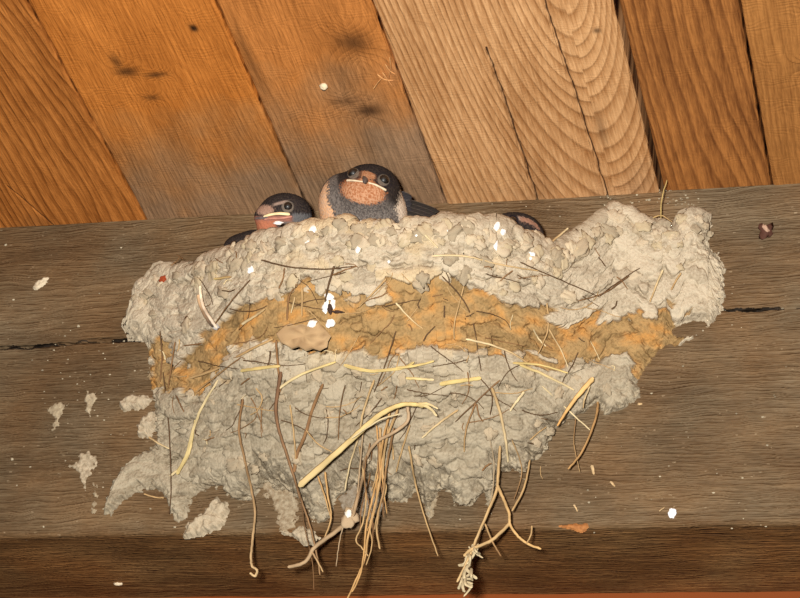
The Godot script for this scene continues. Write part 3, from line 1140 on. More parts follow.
	var paint_b := func(p: Vector3, n: float) -> Color:
		var c := cap.lerp(cap2, clampf(0.5 + n * 1.5, 0, 1))
		if p.z > 0.0:
			c = c.lerp(lin(112, 112, 114), smoothstep(-1.0, -4.0, p.y + n * 3.0) * smoothstep(6.0, 10.0, p.x) * 0.7)
			var brow := absf(p.y - (9.5 + p.x * 0.25 - pow(maxf(0.0, p.x) * 0.12, 2.0)))
			c = c.lerp(lin(150, 128, 116), smoothstep(2.2, 0.8, brow) * smoothstep(10.0, 4.0, absf(p.x + 4.0)))
			var fh := pow((p.x + 20.0) / 9.5, 2.0) + pow((p.y - 1.5) / 5.2, 2.0)
			c = c.lerp(lin(168, 134, 116), smoothstep(1.4, 0.5, fh + n * 0.8) * 0.9)
			c = c.lerp(lin(150, 102, 88), smoothstep(-4.0, -5.5, p.y) * smoothstep(-14.0, -13.0, p.y) * smoothstep(11.0, 5.0, p.x))
			var d := Vector2(p.x, p.y).distance_to(eye_b)
			c = c.lerp(ring, smoothstep(6.6, 5.6, d) * 0.65)
		if p.y < -7.0:
			c = c.lerp(lin(172, 108, 82), smoothstep(-8.0, -11.0, p.y + n * 3.0) * smoothstep(-4.0, -10.0, p.x))
			c = c.lerp(lin(110, 100, 96), smoothstep(-9.0, -12.0, p.y) * smoothstep(-10.0, -4.0, p.x))
		return c
	obj("body", bird_mesh(Vector3(0, -10, -2), 130, 170, paint_b, 1.0, 402), plume, b)
	eye_parts(b, eye_b.x, eye_b.y, 5.2, 0.62, m_eye)
	gape(b, "gape_flange", [[-21, -5.6], [-15, -3.6], [-5, -2.4], [6, -3.2]], 1.3, 1.7, lin(238, 216, 168), horn)
	gape(b, "gape_flange", [[-20, -8.0], [-12, -7.2], [-2, -7.0], [8, -5.4]], 1.2, 1.5, lin(178, 124, 108), horn)
	gape(b, "bill", [[-17, -5.8], [-23, -6.4], [-28, -6.6], [-30, -7.0]], 2.2, 1.0, lin(104, 92, 90), horn, 0.0)
	# --- the chick low on the right
	var c3 := bird_at("swallow chick low at the nest's right, only its dark crown and brow above the rim", 514, 229, 19)
	blobs = [[Vector3(0, -1, 0), Vector3(27, 18, 22), 5.0], [Vector3(18, -6, 2), Vector3(11, 8, 11), 6.0], [Vector3(-6, -36, -6), Vector3(32, 28, 28), 8.0]]
	var paint_c := func(p: Vector3, n: float) -> Color:
		var c := cap.lerp(cap2, clampf(0.5 + n * 1.5, 0, 1))
		var top := 18.0 * sqrt(maxf(0.0, 1.0 - p.x * p.x / 729.0)) - 1.0
		var below := top - p.y
		if p.z > -6.0:
			var bw := smoothstep(4.0, 5.2, below + n * 2.0)
			c = c.lerp(lin(150, 138, 128), bw * smoothstep(-14.0, -10.0, p.x) * smoothstep(9.5, 7.5, below))
			c = c.lerp(lin(150, 112, 94), bw * smoothstep(2.0, 7.0, p.x + n * 4.0) * smoothstep(11.0, 8.0, below + n * 3.0))
			var d := Vector2(p.x + 2.0, p.y - 8.0).length()
			c = c.lerp(cap2, smoothstep(6.5, 5.5, d))
		return c
	obj("body", bird_mesh(Vector3(0, -8, -2), 110, 150, paint_c, 0.8, 403), plume, c3)
	eye_parts(c3, -2.0, 7.5, 4.4, 0.6, m_eye)
	gape(c3, "bill", [[20, -2], [25, -3], [29, -5]], 2.4, 1.0, lin(70, 60, 60), horn, 0.0)
	# --- a fourth one, far left, showing only the top of its head
	var d4 := bird_at("swallow chick at the nest's far left, almost hidden, only a sliver of dark head showing", 247, 249, 18)
	blobs = [[Vector3(0, 0, 0), Vector3(25, 17, 20), 5.0], [Vector3(9, 5, 0), Vector3(17, 15, 16), 5.0], [Vector3(6, -30, -4), Vector3(28, 26, 24), 8.0]]
	var paint_d := func(p: Vector3, n: float) -> Color:
		var c := cap.lerp(cap2, clampf(0.5 + n * 1.5, 0, 1))
		return c.lerp(lin(170, 130, 112), smoothstep(5.0, 1.0, p.y + p.x * -0.3 + n * 3.0) * (1.0 if p.z > 0.0 else 0.0))
	obj("body", bird_mesh(Vector3(2, -6, 0), 90, 120, paint_d, 0.8, 404), plume, d4)
	eye_parts(d4, -12.0, 4.0, 4.4, 0.6, m_eye)
	gape(d4, "bill", [[-20, -3], [-25, -5], [-28, -7]], 2.4, 1.0, lin(70, 60, 60), horn, 0.0)

# ------------------------------------------------------------------ things on and in the nest
func build_straws(nest: Node3D, m: Material) -> void:
	var yellow := lin(208, 184, 124)
	var pale := lin(212, 192, 152)
	var tan_ := lin(182, 150, 106)
	var brown := lin(134, 100, 68)
	var dark := lin(92, 70, 50)
	# baked into the mud: [points, start radius, end radius, colour, end colour, kind]
	var list := [
		[[[513, 363], [540, 365], [568, 373]], 0.8, 0.5, yellow, yellow, "straw"],
		[[[520, 365], [545, 375], [574, 390]], 0.9, 0.6, yellow, pale, "straw"],
		[[[440, 384], [460, 381], [481, 378]], 1.3, 1.1, yellow, yellow, "straw"],
		[[[396, 368], [415, 366], [434, 361]], 0.9, 0.6, yellow, yellow, "straw"],
		[[[406, 378], [420, 379], [434, 380]], 0.9, 0.7, yellow, pale, "straw"],
		[[[466, 339], [488, 344], [510, 352], [528, 363]], 0.7, 0.5, pale, tan_, "straw"],
		[[[442, 276], [464, 301], [474, 327], [481, 371]], 0.4, 0.3, dark, dark, "root"],
		[[[464, 286], [455, 320], [454, 339]], 0.45, 0.35, tan_, tan_, "straw"],
		[[[396, 303], [410, 318], [423, 329]], 0.6, 0.4, pale, tan_, "straw"],
		[[[547, 303], [548, 329], [538, 354]], 0.45, 0.35, tan_, tan_, "straw"],
		[[[549, 329], [561, 350], [568, 367]], 0.45, 0.3, tan_, pale, "straw"],
		[[[520, 262], [540, 271], [570, 284], [600, 297]], 0.4, 0.3, dark, dark, "root"],
		[[[629, 276], [604, 293], [578, 301]], 0.4, 0.3, dark, brown, "root"],
		[[[432, 256], [464, 256], [502, 265], [540, 271]], 0.6, 0.4, pale, tan_, "straw"],
		[[[425, 235], [438, 248]], 0.5, 0.4, pale, pale, "straw"],
		[[[551, 242], [560, 235], [568, 228]], 0.7, 0.5, tan_, pale, "straw"],
		[[[681, 273], [676, 281], [671, 290]], 0.5, 0.4, tan_, tan_, "straw"],
		[[[663, 270], [656, 286], [650, 302]], 0.6, 0.4, pale, tan_, "straw"],
		[[[600, 296], [615, 284], [640, 268]], 0.35, 0.25, dark, dark, "root"],
		[[[190, 378], [216, 369], [246, 352], [273, 339]], 0.9, 0.7, tan_, tan_, "straw"],
		[[[196, 392], [216, 376], [240, 358]], 0.5, 0.4, tan_, brown, "straw"],
		[[[241, 371], [260, 368], [280, 366]], 1.0, 0.9, yellow, yellow, "straw"],
		[[[278, 389], [302, 374], [336, 362]], 0.9, 0.6, pale, yellow, "straw"],
		[[[344, 365], [370, 371], [402, 368], [414, 362]], 1.1, 0.7, yellow, yellow, "straw"],
		[[[261, 260], [291, 267], [325, 269], [355, 266]], 0.5, 0.3, dark, dark, "root"],
		[[[330, 276], [345, 270], [357, 266]], 0.4, 0.3, brown, brown, "root"],
		[[[334, 266], [329, 284], [325, 302]], 0.55, 0.4, dark, dark, "root"],
		[[[287, 320], [289, 297], [297, 284]], 0.5, 0.3, brown, brown, "root"],
		[[[302, 288], [302, 316]], 0.5, 0.4, tan_, tan_, "straw"],
		[[[295, 297], [291, 313]], 0.5, 0.3, tan_, pale, "straw"],
		[[[242, 324], [255, 316], [265, 309]], 0.9, 0.7, pale, tan_, "straw"],
		[[[386, 279], [372, 294], [359, 307]], 0.5, 0.4, tan_, tan_, "straw"],
		[[[214, 279], [231, 277]], 0.8, 0.7, yellow, tan_, "straw"],
		[[[396, 331], [385, 365], [374, 392]], 0.35, 0.25, dark, dark, "root"],
		[[[160, 331], [162, 356], [160, 382]], 0.4, 0.35, dark, brown, "root"],
		[[[175, 342], [172, 362], [168, 388]], 0.4, 0.35, brown, brown, "root"],
		[[[163, 372], [169, 430], [171, 486], [169, 514, 3]], 0.35, 0.25, dark, dark, "root"],
		[[[173, 388], [178, 400], [184, 412]], 0.4, 0.3, dark, brown, "root"],
		[[[218, 380], [202, 407], [193, 430], [187, 454], [177, 474]], 0.6, 1.1, pale, yellow, "straw"],
		[[[195, 420], [190, 450], [182, 466], [170, 476]], 0.5, 0.8, yellow, pale, "straw"],
		[[[149, 437, 3], [158, 443, 5], [170, 449]], 0.7, 0.5, tan_, pale, "straw"],
		[[[144, 494, 3], [154, 497, 3], [164, 498]], 0.5, 0.4, tan_, tan_, "straw"],
		[[[290, 405], [294, 435], [296, 466]], 0.5, 0.35, tan_, tan_, "straw"],
		[[[323, 384], [313, 408], [305, 435], [297, 454], [294, 472]], 0.8, 0.9, brown, lin(150, 112, 78), "root"],
		[[[374, 380], [363, 413], [359, 435], [350, 464], [345, 490]], 0.6, 0.45, tan_, pale, "straw"],
		[[[345, 385], [340, 410], [338, 440]], 0.3, 0.25, dark, brown, "root"],
		[[[458, 410], [438, 424], [422, 438]], 0.6, 0.5, tan_, pale, "straw"],
		[[[524, 392], [517, 401], [510, 411]], 0.8, 0.5, pale, pale, "straw"],
		[[[492, 388], [500, 412], [506, 442], [508, 462]], 0.9, 0.6, tan_, pale, "straw"],
		[[[542, 386], [568, 410], [590, 430, 5]], 0.5, 0.4, pale, pale, "straw"],
		[[[500, 380], [478, 400], [455, 422]], 0.4, 0.3, brown, dark, "root"],
		[[[576, 418], [574, 444, 5], [580, 472, 6]], 0.3, 0.22, brown, tan_, "root"],
		[[[476, 402], [466, 430], [464, 452]], 0.5, 0.4, brown, tan_, "root"],
		[[[410, 425], [402, 450], [396, 472]], 0.5, 0.4, tan_, tan_, "straw"],
		[[[512, 440], [522, 470], [514, 500, 5]], 0.4, 0.3, tan_, brown, "root"],
		[[[256, 388], [262, 398], [258, 410], [250, 415]], 0.4, 0.3, tan_, tan_, "root"],
		[[[276, 340], [278, 365], [280, 392]], 0.6, 0.6, brown, brown, "root"],
		[[[306, 430], [318, 444], [332, 452]], 0.4, 0.3, tan_, tan_, "straw"],
		[[[250, 280], [232, 300], [214, 325]], 0.4, 0.3, dark, brown, "root"],
		[[[480, 378], [492, 395], [490, 415]], 0.3, 0.3, dark, dark, "root"],
	]
	for s in list:
		var o := strand(s[5], nest, s[0], s[1], s[2], s[3], s[4], m, 0.0012, 0.8)
		o.set_meta("kind", "")
		o.remove_meta("kind")
	# short bits of grass all over the mud
	for k in 90:
		var x := rng.randf_range(165, 640)
		var y := rng.randf_range(250, 475)
		if x > 560 and y > 380 or x < 200 and y > 430:
			continue
		var an := rng.randf_range(-PI, PI)
		var ln := rng.randf_range(5, 22)
		var mid := [x + cos(an) * ln * 0.5 + rng.randf_range(-2, 2), y + sin(an) * ln * 0.5 + rng.randf_range(-2, 2)]
		var cc: Color = [tan_, pale, brown, dark, dark, brown][rng.randi_range(0, 5)]
		var r := rng.randf_range(0.2, 0.5)
		strand("grass_bit", nest, [[x, y], mid, [x + cos(an) * ln, y + sin(an) * ln]], r, r * 0.7, cc, cc, m, 0.0006, 0.8)
	# long fine rootlets
	for k in 60:
		var x := rng.randf_range(190, 600)
		var y := rng.randf_range(270, 430)
		if x > 540 and y > 360 or x < 230 and y > 400:
			continue
		var an := rng.randf_range(0.2, PI - 0.2) if k % 3 else rng.randf_range(-0.4, 0.4)
		var bend := rng.randf_range(-0.5, 0.5)
		var q := []
		for j in 5:
			q.append([x, y])
			x += cos(an) * rng.randf_range(7, 13)
			y += sin(an) * rng.randf_range(6, 11)
			an += bend * 0.5
		var cc: Color = [dark, dark, brown, tan_][rng.randi_range(0, 3)]
		strand("rootlet", nest, q, rng.randf_range(0.22, 0.4), 0.18, cc, cc, m, 0.0005, 0.9)
	# --- hanging or lying free: things of their own
	var t1 := thing("straw_stalk", "thick pale straw lying slantwise across the lower nest, bent over at its frayed top", "straw", surf(299, 486))
	strand("stem", t1, [[299, 486, 24], [325, 463, 30], [351, 440, 36], [374, 419, 41], [392, 408, 44], [408, 404, 45], [424, 406, 44]], 1.9, 1.0, lin(216, 190, 138), yellow, m, 0.004, 0.55)
	strand("frayed_tip", t1, [[418, 404, 45], [428, 407, 44], [437, 416, 42]], 1.2, 0.5, yellow, pale, m)
	strand("frayed_tip", t1, [[416, 405, 45], [428, 404, 45], [438, 409, 44]], 1.0, 0.4, yellow, pale, m)
	strand("frayed_tip", t1, [[352, 438, 39], [380, 420, 44], [400, 414, 46]], 0.5, 0.4, pale, pale, m)
	var t2 := thing("root_strand", "long dark brown root hanging down left of the thick pale straw", "root", surf(280, 385))
	strand("stem", t2, [[281, 372], [276, 405], [278, 427], [285, 449], [292, 471], [301, 500, 12], [310, 526, 9], [316, 551, 8], [320, 575, 8]], 1.0, 0.4, lin(120, 88, 66), lin(150, 118, 84), m, 0.002)
	strand("rootlet", t2, [[292, 471], [300, 495, 14], [305, 530, 10], [312, 560, 9], [314, 590, 9]], 0.35, 0.2, dark, brown, m, 0.002)
	var t3 := thing("root_bundle", "bundle of long tan roots hanging below the nest's middle, longest of the hanging clumps", "root", surf(385, 435))
	var gold := lin(192, 150, 98)
	strand("strand", t3, [[398, 409], [388, 435], [383, 460], [379, 486, 20], [374, 511, 18], [368, 537, 16], [365, 558, 14], [356, 580, 13], [344, 606, 12]], 0.7, 0.45, tan_, gold, m, 0.004)
	strand("strand", t3, [[390, 412], [383, 440], [378, 475], [372, 500, 20], [366, 528, 18], [364, 552, 16], [360, 575, 15], [352, 592, 14]], 0.6, 0.4, gold, gold, m, 0.005)
	strand("strand", t3, [[407, 405], [408, 420], [396, 431], [377, 442], [366, 458], [363, 475], [357, 500, 22], [353, 516, 20]], 0.9, 0.9, lin(186, 158, 126), lin(168, 140, 108), m, 0.007)
	strand("strand", t3, [[394, 428], [387, 464], [383, 493, 22], [378, 515, 20], [377, 533, 18], [380, 549, 17]], 0.6, 0.5, brown, tan_, m, 0.005)
	strand("strand", t3, [[359, 446], [363, 471], [366, 497, 20], [363, 522, 18], [356, 540, 16], [362, 548, 16], [368, 556, 15]], 0.5, 0.35, tan_, tan_, m, 0.004)
	strand("strand", t3, [[384, 440], [378, 470], [376, 500, 19], [370, 525, 17], [372, 545, 16], [366, 565, 14]], 0.5, 0.3, gold, tan_, m, 0.003)
	strand("strand", t3, [[372, 450], [369, 480], [362, 505, 17], [360, 530, 15]], 0.4, 0.3, brown, brown, m, 0.003)
	strand("strand", t3, [[325, 472], [328, 497, 14], [331, 518, 12], [323, 542, 11]], 0.6, 0.4, gold, tan_, m, 0.003)
	strand("strand", t3, [[318, 476], [326, 500, 13], [330, 516, 12]], 0.5, 0.35, gold, tan_, m, 0.003)
	for k in 7:
		var bx := rng.randf_range(362, 392)
		var q := [[bx, rng.randf_range(425, 450)]]
		var y := 470.0
		var z := 21.0
		while y < rng.randf_range(500, 575):
			bx += rng.randf_range(-8, 4)
			q.append([bx, y, z])
			y += rng.randf_range(14, 24)
			z -= 1.5
		var cc: Color = [tan_, gold, brown, lin(170, 146, 116)][k % 4]
		strand("strand", t3, q, rng.randf_range(0.35, 0.5), 0.25, cc, cc, m, 0.003)
	var t4 := thing("twig", "short greyish twig with a mud clod stuck on its upper end, below the nest", "twig", at(334, 533, 0.012))
	strand("stem", t4, [[288, 567, 10], [305, 562, 11], [315, 547, 12], [334, 533, 14], [354, 518, 16]], 0.9, 1.3, lin(178, 150, 116), lin(160, 134, 104), m)
	strand("side_stem", t4, [[312, 552, 12], [318, 562, 11], [323, 572, 10]], 0.6, 0.4, lin(160, 130, 98), tan_, m)
	var clod := obj("mud_clod", lump_mesh(5, 0.3, 14, 20), flat_mat(176, 152, 122, 0.95), t4)
	clod.position = at(350, 519, 0.017) - t4.position
	clod.scale = Vector3(3.2, 3.6, 2.8) * 0.001
	var chip := obj("white_chip", lump_mesh(6, 0.3), flat_mat(236, 228, 214, 0.9), t4)
	chip.position = at(348, 514, 0.0198) - t4.position
	chip.scale = Vector3(1.3, 1.5, 0.8) * 0.001
	var t5 := thing("dry_grass", "single thin tan grass stem hanging straight between the two root clumps", "grass", surf(410, 453))
	strand("stem", t5, [[409, 446], [412, 465], [416, 486, 10], [425, 518, 8], [438, 556, 8]], 0.6, 0.35, tan_, tan_, m, 0.003)
	var t6 := thing("root_strand", "pale kinked root hanging below the left side of the nest, curled at its tip", "root", surf(243, 399))
	strand("stem", t6, [[243, 399], [239, 430], [245, 461], [251, 488, 7], [255, 512, 6], [253, 535, 5], [251, 556, 5], [252, 566, 5], [257, 570, 5], [255, 576, 5], [250, 573, 5]], 0.6, 0.7, brown, lin(206, 176, 132), m, 0.002)
	var t7 := thing("root_spray", "forked tan root spray hanging at the right, with a grey fibre tuft at its tip", "root", surf(500, 448))
	strand("strand", t7, [[500, 446], [498, 476, 12], [496, 492, 12], [486, 516, 13], [476, 540, 13], [468, 560, 13], [457, 582, 12]], 0.8, 0.7, tan_, lin(190, 160, 116), m, 0.003)
	strand("strand", t7, [[497, 485, 12], [503, 498, 12], [509, 513, 13], [510, 524, 13], [517, 535, 13], [528, 544, 13], [541, 549, 14]], 0.9, 0.6, tan_, lin(212, 172, 116), m)
	strand("strand", t7, [[530, 460], [524, 488, 9], [512, 511, 12]], 0.5, 0.6, tan_, tan_, m, 0.003)
	strand("strand", t7, [[510, 523, 13], [492, 540, 14], [472, 549, 14], [464, 556, 13]], 0.9, 0.8, tan_, lin(196, 164, 118), m)
	strand("strand", t7, [[485, 524, 13], [493, 543, 14], [501, 556, 14]], 0.5, 0.4, tan_, brown, m)
	strand("strand", t7, [[532, 526, 12], [531, 535, 13], [526, 544, 14]], 0.5, 0.4, tan_, tan_, m)
	strand("strand", t7, [[490, 440], [494, 466], [491, 500, 10], [482, 530, 11]], 0.4, 0.3, lin(176, 156, 128), lin(160, 140, 112), m, 0.002)
	var wool := lin(178, 160, 128)
	for k in 16:
		var f := k / 15.0
		var bx := lerpf(476, 462, f) + rng.randf_range(-5, 5)
		var by := lerpf(545, 580, f) + rng.randf_range(-6, 6)
		strand("tuft_fibre", t7, [[bx, by, 13], [bx + rng.randf_range(-7, 5), by + rng.randf_range(4, 9), 14 + rng.randf_range(-2, 2)], [bx + rng.randf_range(-9, 8), by + rng.randf_range(8, 17), 13 + rng.randf_range(-2, 2)]], rng.randf_range(0.4, 1.2), rng.randf_range(0.3, 0.9), wool, lin(200, 182, 146), m, 0.0, 0.5)
	var t8 := thing("dry_grass", "curved tan grass stem hanging free of the nest at its lower right edge", "grass", at(598, 404, 0.004))
	strand("stem", t8, [[598, 402, 3], [597, 412, 5], [594, 424, 7], [582, 452, 9], [568, 469, 10]], 0.75, 0.5, lin(160, 124, 82), lin(176, 138, 92), m)
	var t9 := thing("straw_stalk", "broad pale straw blade sticking out slantwise at the nest's lower right edge", "straw", surf(576, 398))
	strand("stem", t9, [[593, 378], [576, 398, 14], [566, 412, 13], [557, 426, 12]], 1.4, 0.5, lin(226, 188, 128), lin(196, 148, 90), m, 0.004, 0.6)
	strand("stem", t9, [[590, 386], [585, 398, 12], [583, 408, 11]], 0.5, 0.3, pale, tan_, m, 0.003)
	var t10 := thing("grass_sprig", "thin curling grass sprig standing up from the nest's upper right corner", "grass", at(661, 218, 0.008))
	strand("stem", t10, [[661, 222, 6], [661, 212, 9], [662, 198, 11], [667, 180, 12]], 0.35, 0.25, lin(176, 150, 96), lin(196, 170, 110), m)
	strand("curl", t10, [[645, 231, 8], [648, 223, 9], [655, 217, 10], [663, 216, 10], [672, 222, 8]], 0.35, 0.25, lin(186, 160, 104), tan_, m)

func flat_mat(r: float, g: float, b: float, rough: float) -> StandardMaterial3D:
	var m := StandardMaterial3D.new()
	m.albedo_color = Color(r / 255.0, g / 255.0, b / 255.0)
	m.roughness = rough
	m.metallic_specular = 0.3
	return m

func build_pellets(nest: Node3D, gritty: Texture2D) -> void:
	var meshes := []
	for k in 9:
		meshes.append(lump_mesh(600 + k, 0.4, 10, 15))
	var mats := []
	for c in [[194, 176, 150], [178, 160, 134], [186, 168, 138], [166, 150, 126], [200, 182, 154]]:
		var m := vertex_mat(0.95, gritty, 0.35, 1.2)
		m.albedo_color = Color(c[0] / 255.0, c[1] / 255.0, c[2] / 255.0)
		mats.append(m)
	for k in 230:
		var x := rng.randf_range(134, 716)
		var y := 0.0
		var r := along_px(x)
		if k < 120:
			y = r + rng.randf_range(2, 26)
		elif k < 180:
			y = r + rng.randf_range(10, 70)
			if y > 300 and x > 250 and x < 600:
				y = r + rng.randf_range(5, 40)
		else:
			x = rng.randf_range(170, 610)
			y = rng.randf_range(360, 470)
			if x < 200 or x > 570:
				y = rng.randf_range(360, 395)
		var p := skin(x, y, -0.0008)
		var sz := rng.randf_range(1.4, 3.0) * (0.8 if k >= 180 else 1.0)
		if p.z < 0.012:
			sz *= 0.8
		var n := Vector3(body(p.x - 0.003, p.y) - body(p.x + 0.003, p.y), body(p.x, p.y - 0.003) - body(p.x, p.y + 0.003), 0.006).normalized()
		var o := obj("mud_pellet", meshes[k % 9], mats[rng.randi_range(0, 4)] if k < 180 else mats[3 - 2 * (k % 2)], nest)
		var side := n.cross(Vector3(0, 1, 0.2)).normalized()
		var bs := Basis(side, n.cross(side), n).rotated(n, rng.randf_range(0, TAU))
		o.transform = Transform3D(bs * Basis.from_scale(Vector3(sz * rng.randf_range(0.9, 1.5), sz * rng.randf_range(0.7, 1.0), sz * 0.62) * 0.001), p - nest.position)

func along_px(x: float) -> float:
	for k in RIM.size() - 1:
		if x <= RIM[k + 1][0]:
			return lerpf(RIM[k][1], RIM[k + 1][1], (x - RIM[k][0]) / float(RIM[k + 1][0] - RIM[k][0]))
	return 290.0

func build_droppings(nest: Node3D) -> void:
	var white := flat_mat(244, 240, 236, 0.7)
	var grey := flat_mat(176, 172, 170, 0.8)
	var black := flat_mat(70, 52, 44, 0.8)
	var meshes := []
	for k in 5:
		meshes.append(lump_mesh(700 + k, 0.24, 14, 20))
	# [px, py, half width, half height (pixels), turn]
	var spots := [[313, 229, 3.5, 3, 0.0], [309, 244, 5, 2.8, 0.6], [361, 224, 2.6, 3, 0.2], [358, 249, 2.6, 4, 0.0], [389, 262, 1.6, 1.6, 0.0], [497, 226, 3, 3.6, 0.3], [503, 232, 2.6, 3, 0.0], [489, 221, 2.2, 2.4, 0.0], [519, 234, 4, 3.6, 0.4], [528, 238, 3, 3, 0.0], [496, 244, 2.0, 5, 0.0], [531, 256, 3.6, 4.2, 0.0], [251, 270, 3.0, 3.6, 0.3], [278, 223, 4.6, 1.6, 0.0], [329, 297, 5, 3, 0.4], [326, 306, 3, 6, 0.1], [333, 303, 2.6, 5.5, -0.2], [331, 323, 4, 5, 0.5], [312, 324, 4.4, 3.2, -0.4], [417, 236, 2.0, 2.0, 0.0], [447, 231, 1.8, 1.8, 0.0]]
	var k2 := 0
	for s in spots:
		var p := skin(s[0], s[1], -0.0002)
		var o := obj("dropping", meshes[k2 % 5], white, nest)
		o.transform = Transform3D(Basis(Vector3(0, 0, 1), -s[4]) * Basis.from_scale(Vector3(s[2] * 0.4, s[3] * 0.43, 0.9) * 0.001), p - nest.position)
		k2 += 1
	for s in [[330, 309, 2.2, 5.0, -0.2], [338, 312, 6.0, 1.2, 0.1], [216, 327, 3.0, 2.6, 0.2]]:
		var o := obj("dropping", meshes[k2 % 5], black if s[0] > 300 else grey, nest)
		o.transform = Transform3D(Basis(Vector3(0, 0, 1), -s[4]) * Basis.from_scale(Vector3(s[2] * 0.4, s[3] * 0.43, 0.9) * 0.001), skin(s[0], s[1], 0.0006) - nest.position)
		k2 += 1
	var red := obj("bark_chip", meshes[1], flat_mat(150, 66, 36, 0.8), nest)
	red.set_meta("label", "reddish bark chip in the mud")
	red.transform = Transform3D(Basis(Vector3(0, 0, 1), 0.4) * Basis.from_scale(Vector3(1.7, 1.4, 0.8) * 0.001), skin(163, 279, 0.0002) - nest.position)
	# the twisted pale dropping with a dark streak at the left
	var m := vertex_mat(0.75)
	strand("dropping", nest, [[200, 286], [201, 297], [204, 308], [210, 318], [217, 328]], 0.9, 0.9, lin(238, 214, 184), lin(214, 196, 176), m, 0.0025, 0.7)
	strand("dropping", nest, [[198, 295], [201, 307], [207, 319], [213, 327]], 1.0, 0.8, lin(216, 178, 138), lin(70, 62, 60), m, 0.0018, 0.7)
	# a tan flake of dried mud
	var fl := Buf.new()
	var pts := [[276, 334], [281, 329], [286, 325], [293, 322], [299, 319], [306, 320], [313, 317], [318, 321], [323, 327], [327, 331], [331, 336], [328, 341], [327, 347], [320, 351], [313, 349], [306, 351], [299, 347], [292, 349], [286, 345], [281, 343]]
	var c := skin(304, 335, 0.0016)
	var mid := at(304, 335, c.z + 0.0008) - nest.position
	var nz := noise(888, 0.35, 3)
	var rings := [0.0, 0.3, 0.55, 0.78, 0.93, 1.0, 1.0, 0.97]
	for r in rings.size():
		for p in pts:
			var q := mid.lerp(at(p[0], p[1], c.z) - nest.position, maxf(rings[r], 0.001))
			var h := nz.get_noise_2d(q.x * 1000.0, q.y * 1000.0)
			q.z = mid.z + (0.0009 * h if r < 5 else (0.0009 * h - 0.0005 if r == 5 else (-0.0012 if r == 6 else -0.0026)))
			fl.v.append(q)
			fl.c.append(lin(186, 156, 118).lerp(lin(150, 122, 90), clampf(0.5 + h * 1.2, 0, 1)))
		fl.v.append(fl.v[r * (pts.size() + 1)])
		fl.c.append(fl.c[r * (pts.size() + 1)])
	grid_finish(fl, rings.size(), pts.size() + 1, Vector3(0, 0, 1))
	obj("mud_flake", fl.mesh(), vertex_mat(0.95), nest)

